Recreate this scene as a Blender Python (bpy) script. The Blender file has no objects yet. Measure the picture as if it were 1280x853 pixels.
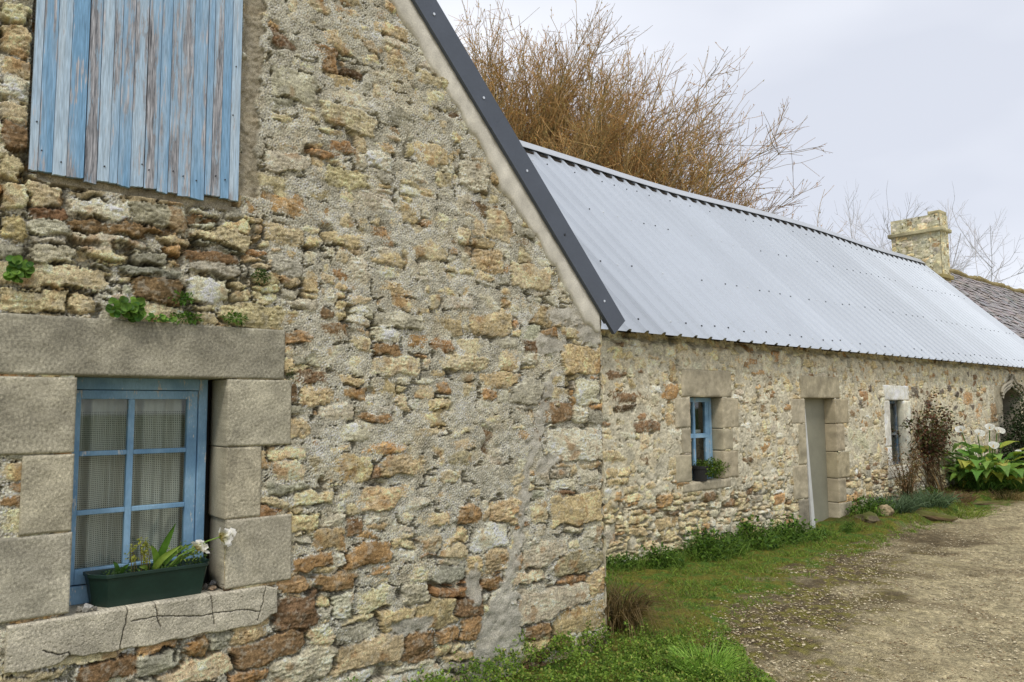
import bpy, bmesh, math, random
import numpy as np
from mathutils import Vector, Matrix

# ------------------------------------------------------------------ camera, sky, sun, exposure
sc = bpy.context.scene
COL = sc.collection
cam_d = bpy.data.cameras.new('camera'); cam = bpy.data.objects.new('camera', cam_d); COL.objects.link(cam)
cam_d.sensor_width = 36.0; cam_d.lens = 27.0; cam_d.clip_start = 0.05; cam_d.clip_end = 2000
_R = Vector((0.76645847, -0.64224801, -0.00767553)); _U = Vector((-0.05077751, -0.07250199, 0.99607485)); _F = Vector((0.64028358, 0.76306026, 0.08818152))
cam.matrix_world = Matrix(((_R.x, _U.x, -_F.x, 0), (_R.y, _U.y, -_F.y, 0), (_R.z, _U.z, -_F.z, 1.6), (0, 0, 0, 1)))
sc.camera = cam
sc.view_settings.view_transform = 'Standard'; sc.view_settings.look = 'None'
sc.view_settings.exposure = 0.13; sc.view_settings.gamma = 1.0; sc.view_settings.use_curve_mapping = False
SUN_EL, SUN_AZ = math.radians(54), math.radians(226)      # azimuth clockwise from +Y
world = bpy.data.worlds.new('World'); sc.world = world; world.use_nodes = True
nt = world.node_tree; nt.nodes.clear()
def N(t, ty, **kw):
    n = t.nodes.new(ty)
    for k, v in kw.items():
        if k.startswith('i_'):
            key = k[2:]; key = int(key) if key.isdigit() else key.replace('_', ' ')
            n.inputs[key].default_value = v
        else: setattr(n, k, v)
    return n
out = N(nt, 'ShaderNodeOutputWorld'); bg = N(nt, 'ShaderNodeBackground', i_Strength=0.112)
sky = N(nt, 'ShaderNodeTexSky', sky_type='NISHITA', sun_disc=False, sun_elevation=SUN_EL, sun_rotation=SUN_AZ)
tc = N(nt, 'ShaderNodeTexCoord'); mp = N(nt, 'ShaderNodeMapping'); mp.inputs['Scale'].default_value = (1.0, 1.0, 2.4)
nz = N(nt, 'ShaderNodeTexNoise', i_Scale=1.6, i_Detail=4.0, i_Roughness=0.45)
rp = N(nt, 'ShaderNodeValToRGB'); rp.color_ramp.elements[0].position = 0.36; rp.color_ramp.elements[1].position = 0.66
rp.color_ramp.elements[0].color = (6.2, 6.5, 7.3, 1); rp.color_ramp.elements[1].color = (8.6, 8.8, 9.4, 1)
mx = N(nt, 'ShaderNodeMixRGB', i_Fac=0.94)
nt.links.new(tc.outputs['Generated'], mp.inputs['Vector']); nt.links.new(mp.outputs[0], nz.inputs['Vector'])
nt.links.new(nz.outputs['Fac'], rp.inputs['Fac']); nt.links.new(sky.outputs[0], mx.inputs[1]); nt.links.new(rp.outputs[0], mx.inputs[2])
nt.links.new(mx.outputs[0], bg.inputs['Color']); nt.links.new(bg.outputs[0], out.inputs['Surface'])
sun_d = bpy.data.lights.new('sun', 'SUN'); sun_d.energy = 1.5; sun_d.angle = math.radians(10); sun_d.color = (1.0, 0.95, 0.87)
sun = bpy.data.objects.new('sun', sun_d); COL.objects.link(sun)
_sd = Vector((math.sin(SUN_AZ) * math.cos(SUN_EL), math.cos(SUN_AZ) * math.cos(SUN_EL), math.sin(SUN_EL)))
sun.rotation_euler = _sd.to_track_quat('Z', 'Y').to_euler(); sun.location = (-5, -10, 12)
sc.cycles.max_bounces = 6; sc.cycles.transparent_max_bounces = 12

# ------------------------------------------------------------------ helpers
rng = np.random.default_rng(11); random.seed(5)
def lin(r, g, b): return tuple(((c / 255) / 12.92 if c / 255 < 0.04045 else ((c / 255 + 0.055) / 1.055) ** 2.4) for c in (r, g, b))
def mesh_np(name, V, F, mat, parent=None, col=None, smooth=False):
    """V (n,3); F array (m,k) or list of arrays of equal k; col (n,3) per-vertex."""
    me = bpy.data.meshes.new(name)
    V = np.asarray(V, np.float32); Fs = F if isinstance(F, list) else [F]
    Fs = [np.asarray(f, np.int32) for f in Fs if len(f)]
    loops = np.concatenate([f.ravel() for f in Fs]); tot = np.concatenate([np.full(len(f), f.shape[1], np.int32) for f in Fs])
    start = np.concatenate([[0], np.cumsum(tot)[:-1]]).astype(np.int32)
    me.vertices.add(len(V)); me.vertices.foreach_set('co', V.ravel())
    me.loops.add(len(loops)); me.loops.foreach_set('vertex_index', loops)
    me.polygons.add(len(tot)); me.polygons.foreach_set('loop_start', start); me.polygons.foreach_set('loop_total', tot)
    me.polygons.foreach_set('use_smooth', np.full(len(tot), bool(smooth)))
    if col is not None:
        a = me.color_attributes.new('Col', 'FLOAT_COLOR', 'POINT')
        c = np.ones((len(V), 4), np.float32); c[:, :3] = col; a.data.foreach_set('color', c.ravel())
    me.update(calc_edges=True); me.validate()
    o = bpy.data.objects.new(name, me); COL.objects.link(o)
    if mat: me.materials.append(mat)
    if parent: adopt(o, parent)
    return o
def worldm(p): return worldm(p.parent) @ p.matrix_parent_inverse @ p.matrix_basis if p.parent else p.matrix_basis.copy()
def adopt(o, parent): o.parent = parent; o.matrix_parent_inverse = worldm(parent).inverted()
def tag(o, label, cat, group=None, kind=None):
    o['label'] = label
    if cat: o['category'] = cat
    if group: o['group'] = group
    if kind: o['kind'] = kind
    return o
def struct(o): o['kind'] = 'structure'; return o
def thing(name, label, cat, loc=(0, 0, 0), group=None):
    o = bpy.data.objects.new(name, None); o.empty_display_size = 0.1; COL.objects.link(o); o.location = loc
    return tag(o, label, cat, group)
def copy_tree(o, parent=None):
    c = o.copy(); COL.objects.link(c)
    if parent is not None: c.parent = parent
    for ch in [x for x in bpy.data.objects if x.parent == o]: copy_tree(ch, c)
    return c
class MB:
    def __init__(s): s.V = []; s.F = {3: [], 4: []}; s.n = 0; s.C = []; s.has = False
    def add(s, V, F, col=None):
        V = np.asarray(V, float).reshape(-1, 3); F = np.asarray(F, int)
        s.V.append(V); s.F[F.shape[1]].append(F + s.n); s.n += len(V)
        if col is None: s.C.append(np.full((len(V), 3), 0.5))
        else: s.C.append(np.broadcast_to(np.asarray(col, float), (len(V), 3)).copy()); s.has = True
    def hexa(s, P, col=None):   # 8 corners: bottom 4 ccw, top 4 ccw
        s.add(P, [[3, 2, 1, 0], [4, 5, 6, 7], [0, 1, 5, 4], [1, 2, 6, 5], [2, 3, 7, 6], [3, 0, 4, 7]], col)
    def box(s, x0, x1, y0, y1, z0, z1, col=None, fr=None):
        P = np.array([(x0, y0, z0), (x1, y0, z0), (x1, y1, z0), (x0, y1, z0), (x0, y0, z1), (x1, y0, z1), (x1, y1, z1), (x0, y1, z1)], float)
        s.hexa(fr(P) if fr else P, col)
    def tube(s, pts, rad, sides=6, col=None, cap=True):
        pts = np.asarray(pts, float); n = len(pts); rad = np.broadcast_to(rad, n)
        d = np.gradient(pts, axis=0); d /= np.linalg.norm(d, axis=1)[:, None] + 1e-9
        ref = np.array([0, 0, 1.0]) if abs(d[0][2]) < 0.9 else np.array([1.0, 0, 0])
        a = np.cross(d, ref); a /= np.linalg.norm(a, axis=1)[:, None] + 1e-9; b = np.cross(d, a)
        t = np.arange(sides) / sides * 2 * np.pi
        V = (pts[:, None] + rad[:, None, None] * (np.cos(t)[None, :, None] * a[:, None] + np.sin(t)[None, :, None] * b[:, None])).reshape(-1, 3)
        F = [[i * sides + k, i * sides + (k + 1) % sides, (i + 1) * sides + (k + 1) % sides, (i + 1) * sides + k] for i in range(n - 1) for k in range(sides)]
        s.add(V, F, col)
        if cap:
            for i in (0, n - 1):
                c = len(V); s.add(np.vstack([V[i * sides:(i + 1) * sides], pts[i:i + 1]]), [[k, (k + 1) % sides, sides] for k in range(sides)], col)
    def build(s, name, mat, parent=None, smooth=False, bevel=0, solid=0):
        V = np.vstack(s.V); F = [np.vstack(f) for k, f in s.F.items() if f]
        o = mesh_np(name, V, F, mat, parent, np.vstack(s.C) if s.has else None, smooth)
        if bevel:
            m = o.modifiers.new('bevel', 'BEVEL'); m.width = bevel; m.segments = 2; m.limit_method = 'ANGLE'
        if solid:
            m = o.modifiers.new('thick', 'SOLIDIFY'); m.thickness = solid; m.offset = 0
        return o
def fld(shape, res, lmin, lmax, beta=1.6, ax=1.0, seed=0):
    """band-limited random field, std 1; ax>1 stretches along the columns (horizontal)."""
    r = np.random.default_rng(seed); h, w = shape; H, W = int(h * 1.15) + 8, int(w * 1.15) + 8
    fy = np.fft.fftfreq(H, res)[:, None]; fx = np.fft.rfftfreq(W, res)[None, :] * ax
    k = np.sqrt(fx ** 2 + fy ** 2); A = np.where((k >= 1 / lmax) & (k <= 1 / lmin), np.maximum(k, 1e-6) ** (-beta), 0)
    f = np.fft.irfft2(np.fft.rfft2(r.standard_normal((H, W))) * A, s=(H, W))[:h, :w]
    return (f / (f.std() + 1e-12)).astype(np.float32)
def ss(a, b, x): t = np.clip((x - a) / (b - a), 0, 1); return t * t * (3 - 2 * t)

# ------------------------------------------------------------------ materials
def mat(name, rough=0.8, base=(0.5, 0.5, 0.5), attr=False, speck=0.0, speck_scale=200, stain=0.0, stain_scale=3, bump=0.0, bump_scale=200, bump_dist=0.002, metallic=0.0, spec=0.3, stretch=None):
    m = bpy.data.materials.new(name); m.use_nodes = True; t = m.node_tree; p = t.nodes['Principled BSDF']
    p.inputs['Roughness'].default_value = rough; p.inputs['Metallic'].default_value = metallic; p.inputs['Specular IOR Level'].default_value = spec
    tc = N(t, 'ShaderNodeTexCoord'); vec = tc.outputs['Object']
    if stretch:
        mp = N(t, 'ShaderNodeMapping'); mp.inputs['Scale'].default_value = stretch; t.links.new(vec, mp.inputs['Vector']); vec = mp.outputs[0]
    if attr: cs = N(t, 'ShaderNodeAttribute', attribute_name='Col').outputs['Color']
    else: cs = N(t, 'ShaderNodeRGB'); cs.outputs[0].default_value = (*base, 1); cs = cs.outputs[0]
    for amt, scale, det in ((stain, stain_scale, 5), (speck, speck_scale, 2)):
        if amt:
            nz = N(t, 'ShaderNodeTexNoise', i_Scale=scale, i_Detail=det, i_Roughness=0.6); t.links.new(vec, nz.inputs['Vector'])
            mr = N(t, 'ShaderNodeMapRange', i_1=0.3, i_2=0.7, i_3=1 - amt, i_4=1 + amt * 0.8); t.links.new(nz.outputs['Fac'], mr.inputs[0])
            mu = N(t, 'ShaderNodeVectorMath', operation='SCALE'); t.links.new(cs, mu.inputs[0]); t.links.new(mr.outputs[0], mu.inputs['Scale']); cs = mu.outputs[0]
    t.links.new(cs, p.inputs['Base Color'])
    if bump:
        nz = N(t, 'ShaderNodeTexNoise', i_Scale=bump_scale, i_Detail=3, i_Roughness=0.65); t.links.new(vec, nz.inputs['Vector'])
        b = N(t, 'ShaderNodeBump', i_Strength=bump, i_Distance=bump_dist); t.links.new(nz.outputs['Fac'], b.inputs['Height']); t.links.new(b.outputs[0], p.inputs['Normal'])
    return m
M_wall = mat('rubble_masonry', 0.95, attr=True, speck=0.48, speck_scale=230, bump=1.0, bump_scale=240, bump_dist=0.007, spec=0.12)
M_wall_far = mat('rubble_masonry_distant', 0.95, attr=True, speck=0.25, speck_scale=60, bump=0.6, bump_scale=80, bump_dist=0.006, spec=0.15)
M_granite = mat('dressed_granite', 0.92, attr=True, speck=0.38, speck_scale=240, stain=0.25, stain_scale=5, bump=0.35, bump_scale=260, bump_dist=0.003, spec=0.2)
M_cement = mat('cement_render', 0.95, lin(220, 215, 202), speck=0.12, speck_scale=120, stain=0.22, stain_scale=9, bump=0.5, bump_scale=90, bump_dist=0.004, spec=0.15)
M_flash = mat('painted_steel_flashing', 0.5, lin(80, 87, 99), stain=0.10, stain_scale=5, speck=0.05, speck_scale=60, spec=0.5)
M_galv = mat('galvanised_sheet', 0.45, attr=True, stain=0.04, stain_scale=0.8, speck=0.025, speck_scale=30, metallic=0.35, spec=0.5)
M_cap = mat('galvanised_ridge', 0.5, lin(184, 188, 193), stain=0.08, stain_scale=3, metallic=0.15)
M_screw = mat('screw_head', 0.5, lin(70, 72, 76), metallic=0.5, stain=0.1)
M_bright_screw = mat('bright_screw_head', 0.3, lin(215, 218, 220), metallic=0.7, stain=0.1)
M_darkwood = mat('dark_timber', 0.9, (0.035, 0.026, 0.018), speck=0.3, speck_scale=40, bump=0.3, bump_scale=60)
M_slate = mat('slate', 0.7, attr=True, speck=0.2, speck_scale=60, stain=0.25, stain_scale=2.5, bump=0.3, bump_scale=60)
M_attr = mat('matte_coloured', 0.8, attr=True, speck=0.12, speck_scale=90)
M_gray_door = mat('grey_door', 0.75, lin(142, 140, 122), stain=0.22, stain_scale=1.6, speck=0.06, speck_scale=80, bump=0.15, bump_scale=50)
M_white = mat('white_painted_board', 0.6, lin(205, 205, 200), stain=0.12, stain_scale=5, speck=0.05)
M_pot = mat('dark_plastic', 0.5, lin(44, 44, 44), stain=0.2, stain_scale=12)
M_soil = mat('potting_soil', 1.0, (0.03, 0.022, 0.015), speck=0.5, speck_scale=120, bump=1.0, bump_scale=120, bump_dist=0.01)
M_planter = mat('green_plastic', 0.42, lin(26, 50, 42), stain=0.18, stain_scale=10, speck=0.08, speck_scale=60, spec=0.4)
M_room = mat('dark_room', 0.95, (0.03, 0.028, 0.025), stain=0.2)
def leafmat(name, transl=0.35, rough=0.55):
    m = bpy.data.materials.new(name); m.use_nodes = True; t = m.node_tree; p = t.nodes['Principled BSDF']
    a = N(t, 'ShaderNodeAttribute', attribute_name='Col'); p.inputs['Roughness'].default_value = rough; p.inputs['Specular IOR Level'].default_value = 0.3
    nz = N(t, 'ShaderNodeTexNoise', i_Scale=35.0, i_Detail=2); tc = N(t, 'ShaderNodeTexCoord'); t.links.new(tc.outputs['Object'], nz.inputs['Vector'])
    mr = N(t, 'ShaderNodeMapRange', i_1=0.3, i_2=0.7, i_3=0.75, i_4=1.2); t.links.new(nz.outputs['Fac'], mr.inputs[0])
    mu = N(t, 'ShaderNodeVectorMath', operation='SCALE'); t.links.new(a.outputs['Color'], mu.inputs[0]); t.links.new(mr.outputs[0], mu.inputs['Scale'])
    t.links.new(mu.outputs[0], p.inputs['Base Color'])
    tr = N(t, 'ShaderNodeBsdfTranslucent'); t.links.new(mu.outputs[0], tr.inputs['Color'])
    ms = N(t, 'ShaderNodeMixShader', i_0=transl); t.links.new(p.outputs[0], ms.inputs[1]); t.links.new(tr.outputs[0], ms.inputs[2])
    t.links.new(ms.outputs[0], t.nodes['Material Output'].inputs['Surface']); return m
M_leaf = leafmat('leaf'); M_petal = leafmat('petal', 0.4, 0.5); M_bark = mat('bark', 0.9, attr=True, speck=0.3, speck_scale=30)
def glassmat():
    m = bpy.data.materials.new('window_glass'); m.use_nodes = True; t = m.node_tree; t.nodes.remove(t.nodes['Principled BSDF'])
    tr = N(t, 'ShaderNodeBsdfTransparent', i_Color=(0.86, 0.89, 0.88, 1)); gl = N(t, 'ShaderNodeBsdfGlossy', i_Roughness=0.03)
    lw_ = N(t, 'ShaderNodeLayerWeight', i_Blend=0.5); pw = N(t, 'ShaderNodeMath', operation='POWER', i_1=3.0); t.links.new(lw_.outputs['Facing'], pw.inputs[0])
    fr = N(t, 'ShaderNodeMapRange', i_3=0.035, i_4=0.5); t.links.new(pw.outputs[0], fr.inputs[0]); ms = N(t, 'ShaderNodeMixShader')
    t.links.new(fr.outputs[0], ms.inputs[0]); t.links.new(tr.outputs[0], ms.inputs[1]); t.links.new(gl.outputs[0], ms.inputs[2])
    t.links.new(ms.outputs[0], t.nodes['Material Output'].inputs['Surface']); return m
M_glass = glassmat()
def paintmat(name, paint, wood, thr, stretch, per_attr=False):
    """flaking paint over weathered wood; grain runs along the axis with the small stretch value"""
    m = bpy.data.materials.new(name); m.use_nodes = True; t = m.node_tree; p = t.nodes['Principled BSDF']; p.inputs['Roughness'].default_value = 0.75
    p.inputs['Specular IOR Level'].default_value = 0.25
    tc = N(t, 'ShaderNodeTexCoord'); vec = tc.outputs['Object']
    if per_attr:   # shift the grain per board
        at = N(t, 'ShaderNodeAttribute', attribute_name='Col'); sp = N(t, 'ShaderNodeSeparateColor'); t.links.new(at.outputs['Color'], sp.inputs[0])
        cb = N(t, 'ShaderNodeCombineXYZ'); ml = N(t, 'ShaderNodeMath', operation='MULTIPLY', i_1=37.0); t.links.new(sp.outputs[0], ml.inputs[0]); t.links.new(ml.outputs[0], cb.inputs[2]); t.links.new(ml.outputs[0], cb.inputs[1])
        ad = N(t, 'ShaderNodeVectorMath', operation='ADD'); t.links.new(vec, ad.inputs[0]); t.links.new(cb.outputs[0], ad.inputs[1]); vec = ad.outputs[0]
    mp = N(t, 'ShaderNodeMapping'); mp.inputs['Scale'].default_value = stretch; t.links.new(vec, mp.inputs['Vector'])
    n1 = N(t, 'ShaderNodeTexNoise', i_Scale=14.0, i_Detail=6, i_Roughness=0.62, i_Distortion=0.4); t.links.new(mp.outputs[0], n1.inputs['Vector'])
    n2 = N(t, 'ShaderNodeTexNoise', i_Scale=95.0, i_Detail=4, i_Roughness=0.7); t.links.new(mp.outputs[0], n2.inputs['Vector'])
    n4 = N(t, 'ShaderNodeTexNoise', i_Scale=190.0, i_Detail=2, i_Roughness=0.6); t.links.new(mp.outputs[0], n4.inputs['Vector'])
    n3 = N(t, 'ShaderNodeTexNoise', i_Scale=5.0, i_Detail=3); t.links.new(vec, n3.inputs['Vector'])
    s = N(t, 'ShaderNodeMath', operation='MULTIPLY_ADD', i_1=0.75); t.links.new(n2.outputs['Fac'], s.inputs[0]); t.links.new(n1.outputs['Fac'], s.inputs[2])
    s2 = N(t, 'ShaderNodeMath', operation='MULTIPLY_ADD', i_1=0.35); t.links.new(n3.outputs['Fac'], s2.inputs[0]); t.links.new(s.outputs[0], s2.inputs[2])
    val = s2.outputs[0]
    if per_attr:
        s3 = N(t, 'ShaderNodeMath', operation='MULTIPLY_ADD', i_1=0.055); t.links.new(sp.outputs[1], s3.inputs[0]); t.links.new(val, s3.inputs[2]); val = s3.outputs[0]
    r1 = N(t, 'ShaderNodeMapRange', i_1=thr, i_2=thr + 0.05); t.links.new(val, r1.inputs[0])
    # paint tone
    rp = N(t, 'ShaderNodeValToRGB'); rp.color_ramp.elements[0].position = 0.36; rp.color_ramp.elements[1].position = 0.62
    rp.color_ramp.elements[0].color = (*paint[0], 1); rp.color_ramp.elements[1].color = (*paint[1], 1)
    if per_attr:
        s4 = N(t, 'ShaderNodeMath', operation='MULTIPLY_ADD', i_1=0.26, i_2=0.05); t.links.new(sp.outputs[2], s4.inputs[0])
        s5 = N(t, 'ShaderNodeMath', operation='MULTIPLY_ADD', i_1=0.6); t.links.new(n1.outputs['Fac'], s5.inputs[0]); t.links.new(s4.outputs[0], s5.inputs[2]); t.links.new(s5.outputs[0], rp.inputs['Fac'])
    else: t.links.new(n3.outputs['Fac'], rp.inputs['Fac'])
    rw = N(t, 'ShaderNodeValToRGB'); rw.color_ramp.elements[0].position = 0.35; rw.color_ramp.elements[1].position = 0.68
    rw.color_ramp.elements[0].color = (*wood[0], 1); rw.color_ramp.elements[1].color = (*wood[1], 1); t.links.new(n2.outputs['Fac'], rw.inputs['Fac'])
    mx = N(t, 'ShaderNodeMixRGB'); t.links.new(r1.outputs[0], mx.inputs[0]); t.links.new(rp.outputs[0], mx.inputs[1]); t.links.new(rw.outputs[0], mx.inputs[2]); gr_ = N(t, 'ShaderNodeMapRange', i_1=0.3, i_2=0.7, i_3=0.66 if per_attr else 0.88, i_4=1.16 if per_attr else 1.06); t.links.new(n4.outputs['Fac'], gr_.inputs[0]); sm_ = N(t, 'ShaderNodeVectorMath', operation='SCALE'); t.links.new(mx.outputs[0], sm_.inputs[0]); t.links.new(gr_.outputs[0], sm_.inputs['Scale']); t.links.new(sm_.outputs[0], p.inputs['Base Color'])
    b = N(t, 'ShaderNodeBump', i_Strength=0.5, i_Distance=0.003); iv = N(t, 'ShaderNodeMath', operation='SUBTRACT', i_0=1.0); t.links.new(val, iv.inputs[1]); t.links.new(iv.outputs[0], b.inputs['Height']); t.links.new(b.outputs[0], p.inputs['Normal'])
    return m
M_shutter = paintmat('flaking_blue_boards', (lin(126, 168, 202), lin(190, 208, 222)), (lin(78, 80, 86), lin(190, 190, 194)), 1.125, (1.0, 1.0, 0.06), True)
M_bluewood = paintmat('worn_blue_paint', (lin(112, 150, 182), lin(146, 182, 208)), (lin(150, 150, 150), lin(204, 204, 198)), 1.17, (1, 1, 0.25))
# ------------------------------------------------------------------ rubble masonry as carved geometry
CLS = {'T': (210, 193, 153), 'Y': (210, 188, 143), 'P': (217, 207, 178), 'R': (174, 140, 98), 'B': (132, 107, 78), 'G': (176, 171, 150), 'D': (98, 88, 78)}
CLS = {k: np.array(lin(*v)) * 1.06 for k, v in CLS.items()}
def rubble(s0, s1, z0, z1, res, seed, size, forced=(), weights=None, smear=None, dry=None, mort_col=(201, 195, 174), gap=0.004, relief=1.0, rot=7):
    """returns s, z coordinate vectors, height field (m, outwards) and colours. size(s,z)->(wmean,hmean)"""
    r = np.random.default_rng(seed); W = int(round((s1 - s0) / res)) + 1; Hn = int(round((z1 - z0) / res)) + 1
    S = s0 + np.arange(W) * res; Z = z0 + np.arange(Hn) * res
    cell = 0.02; nx, ny = int((s1 - s0 + 0.4) / cell), int((z1 - z0 + 0.4) / cell)
    occ = np.zeros((ny, nx), bool); st = []
    for f in forced:
        a = f.split(','); cx, cz, w, h = map(float, a[:4]); i0 = int((cx - w / 2 - s0 + .2) / cell); j0 = int((cz - h / 2 - z0 + .2) / cell)
        i1, j1 = i0 + max(1, int(round(w / cell))), j0 + max(1, int(round(h / cell)))
        if i1 <= 0 or j1 <= 0: continue
        occ[max(j0, 0):j1, max(i0, 0):i1] = True
        st.append((cx, cz, w / 2 * 1.03, h / 2 * 1.03, a[4], 0.010))
    keys = list(CLS); wts = np.array(weights or [0.38, 0.2, 0.18, 0.08, 0.04, 0.12, 0.0]); wts = wts / wts.sum()
    for j in range(ny):
        i = 0
        while i < nx:
            if occ[j, i]: i += 1; continue
            wm, hm = size(s0 - .2 + i * cell, z0 - .2 + j * cell)
            w = max(2, int(wm * math.exp(r.normal(0, 0.40)) / cell)); h = max(2, int(hm * math.exp(r.normal(0, 0.38)) / cell))
            k = 0
            while i + k < nx and k < w and not occ[j, i + k]: k += 1
            if i + k < nx and not occ[j, min(i + k, nx - 1)]:
                q = 0
                while i + k + q < nx and q < 3 and not occ[j, i + k + q]: q += 1
                if q < 3: k += q
            w = k; hh = 1
            while hh < h and j + hh < ny and not occ[j + hh, i:i + w].any(): hh += 1
            occ[j:j + hh, i:i + w] = True
            cx, cz = s0 - .2 + (i + w / 2) * cell, z0 - .2 + (j + hh / 2) * cell
            st.append((cx + r.normal(0, .08) * w * cell, cz + r.normal(0, .08) * hh * cell, w * cell / 2, hh * cell / 2, keys[r.choice(len(keys), p=wts)], 0.0))
            i += w
    wx = 0.007 * fld((Hn, W), res, 0.05, 0.25, 1.4, seed=seed + 1) + 0.0026 * fld((Hn, W), res, max(2.2 * res, .008), 0.03, 1.0, seed=seed + 2)
    wz = 0.006 * fld((Hn, W), res, 0.05, 0.3, 1.4, seed=seed + 3) + 0.0026 * fld((Hn, W), res, max(2.2 * res, .008), 0.03, 1.0, seed=seed + 4)
    F1 = np.full((Hn, W), 9.0, np.float32); F2 = F1.copy(); ID = np.zeros((Hn, W), np.int32)
    for n, (cx, cz, a, b, c, up) in enumerate(st):
        i0, i1 = max(0, int((cx - 2.0 * a - .05 - s0) / res)), min(W, int((cx + 2.0 * a + .05 - s0) / res) + 1)
        j0, j1 = max(0, int((cz - 2.0 * b - .05 - z0) / res)), min(Hn, int((cz + 2.0 * b + .05 - z0) / res) + 1)
        if i1 <= i0 or j1 <= j0: continue
        th = math.radians(r.normal(0, rot) * min(1, 2 * b / a)); p = r.uniform(2.6, 7.0)
        X = S[None, i0:i1] - cx + wx[j0:j1, i0:i1]; Y = Z[j0:j1, None] - cz + wz[j0:j1, i0:i1]
        Xr = X * math.cos(th) + Y * math.sin(th); Yr = -X * math.sin(th) + Y * math.cos(th)
        sk = r.normal(0, .12); Xr = Xr + sk * Yr; Yr = Yr + r.normal(0, .05) * Xr
        d = ((np.abs(Xr) / a) ** p + (np.abs(Yr) / b) ** p) ** (1 / p)
        f1 = F1[j0:j1, i0:i1]; f2 = F2[j0:j1, i0:i1]; m = d < f1
        f2[:] = np.where(m, f1, np.minimum(f2, d)); ID[j0:j1, i0:i1][m] = n; f1[m] = d[m]
    A = np.array([q[2] for q in st]); B = np.array([q[3] for q in st]); mn = np.minimum(A, B)
    e = (np.minimum(F2, 3) - F1) * 0.5 * mn[ID] * 1.1; e = np.where(F1 > 1.5, -0.01, e)
    ns = len(st); h0 = r.normal(0, 0.0048, ns) + np.array([q[5] for q in st]); tx = r.normal(0, .05, ns); tz = r.normal(-.03, .07, ns)
    CX = np.array([q[0] for q in st]); CZ = np.array([q[1] for q in st]); rough = r.uniform(.5, 1.5, ns); rad = r.uniform(.003, .011, ns)
    dx = S[None] - CX[ID]; dz = Z[:, None] - CZ[ID]
    n_med = fld((Hn, W), res, .02, .12, 1.5, seed=seed + 5); n_fin = fld((Hn, W), res, max(2 * res, .006), .035, 1.1, seed=seed + 6)
    n_str = fld((Hn, W), res, max(2 * res, .008), .05, 1.1, ax=4.0, seed=seed + 7)
    g = gap * (1 + .8 * fld((Hn, W), res, .05, .4, 1.2, seed=seed + 8)); tt = np.clip((e - g) / rad[ID], 0, 1)
    # broken faces: a few planes per stone meeting in crisp edges, plus fine fracture steps
    fac = np.full((Hn, W), 1.0, np.float32); sx_ = np.maximum(A, .03); sz_ = np.maximum(B, .03)
    for k in range(6):
        ga = r.normal(0, .11, ns).astype(np.float32); gb = r.normal(0, .15, ns).astype(np.float32); c0 = r.uniform(.001, .007, ns).astype(np.float32)
        fac = np.minimum(fac, c0[ID] + ga[ID] * dx + gb[ID] * dz)
    fac = np.clip(fac, -.015, .008)
    ang = n_str * .7 + n_med * .5; step = (np.floor(ang * 1.6) + ss(.35, .65, ang * 1.6 - np.floor(ang * 1.6))) / 1.6
    Hs = h0[ID] + fac + rough[ID] * (.0018 * step - .0012 * np.abs(n_fin) + .0010 * n_fin) - .013 * (1 - tt) ** 2.2 - .03 * (e < g)
    low = lambda l0, l1, k: fld((Hn, W), res, l0, l1, 1.4, seed=seed + k)
    SM = smear(S[None], Z[:, None]) if smear else np.full((Hn, W), .5); SM = np.broadcast_to(SM, (Hn, W)) + .22 * low(.25, 1.2, 9)
    DR = dry(S[None], Z[:, None]) if dry else np.zeros((Hn, W)); DR = np.broadcast_to(DR, (Hn, W)) + .28 * low(.08, .5, 10)
    grit = fld((Hn, W), res, max(2 * res, .005), .018, .6, seed=seed + 11); lump = fld((Hn, W), res, .02, .12, 1.3, seed=seed + 12)
    Mh = -.014 + .0145 * np.clip(SM, -.2, 1.15) + .0019 * lump + .0016 * grit - .035 * ss(.35, .75, DR)
    crk = (e < .0042) & (low(.05, .3, 13) + .3 * n_fin > .55 + .55 * ss(.3, .9, SM))
    pit = (fld((Hn, W), res, .012, .03, .8, seed=seed + 14) > 2.55)
    Hh = np.maximum(Hs, Mh); mm = ss(-.0012, .0012, Mh - Hs)
    Hh = Hh * relief - .035 * crk - .010 * pit
    base = np.array([CLS[q[4]] for q in st]) * np.exp(r.normal(0, .16, (ns, 1))) * np.exp(r.normal(0, .02, (ns, 3)))
    C = base[ID]; v = np.exp(.15 * low(.03, .3, 15) + .16 * n_fin + .10 * n_str)
    C = C * v[..., None]
    rust = ss(.9, 1.9, low(.05, .35, 16))[..., None] * np.array([q[4] not in 'GB' for q in st])[ID][..., None]
    C = C * (1 - .55 * rust) + .55 * rust * np.array(lin(166, 124, 76))
    lich = ss(.5, 1.5, low(.02, .12, 17) + .5 * n_fin)[..., None]; C = C * (1 - .4 * lich) + .4 * lich * np.array(lin(182, 178, 162))
    mc = np.array(lin(*mort_col)) * np.exp(.12 * low(.05, .5, 18) + .32 * grit + .08 * lump)[..., None]
    warm = ss(.2, 1.6, low(.1, .9, 19))[..., None]; mc = mc * (1 - .35 * warm) + .35 * warm * mc * np.array([1.12, 1.0, .82])
    film = (ss(.35, .9, SM) * ss(-.1, 1.0, low(.015, .09, 20) + .4 * grit))[..., None] * .30
    C = C * (1 - film) + film * mc
    C = C * (1 - mm[..., None]) + mm[..., None] * mc
    dk = (ss(0, -.028, Hh + .012))[..., None] * (DR > .2)[..., None]; C = C * (1 - .35 * dk)     # colour darkens with depth in the open joints
    return S, Z, Hh.astype(np.float32), np.clip(C, .01, .8).astype(np.float32), SM, e
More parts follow.
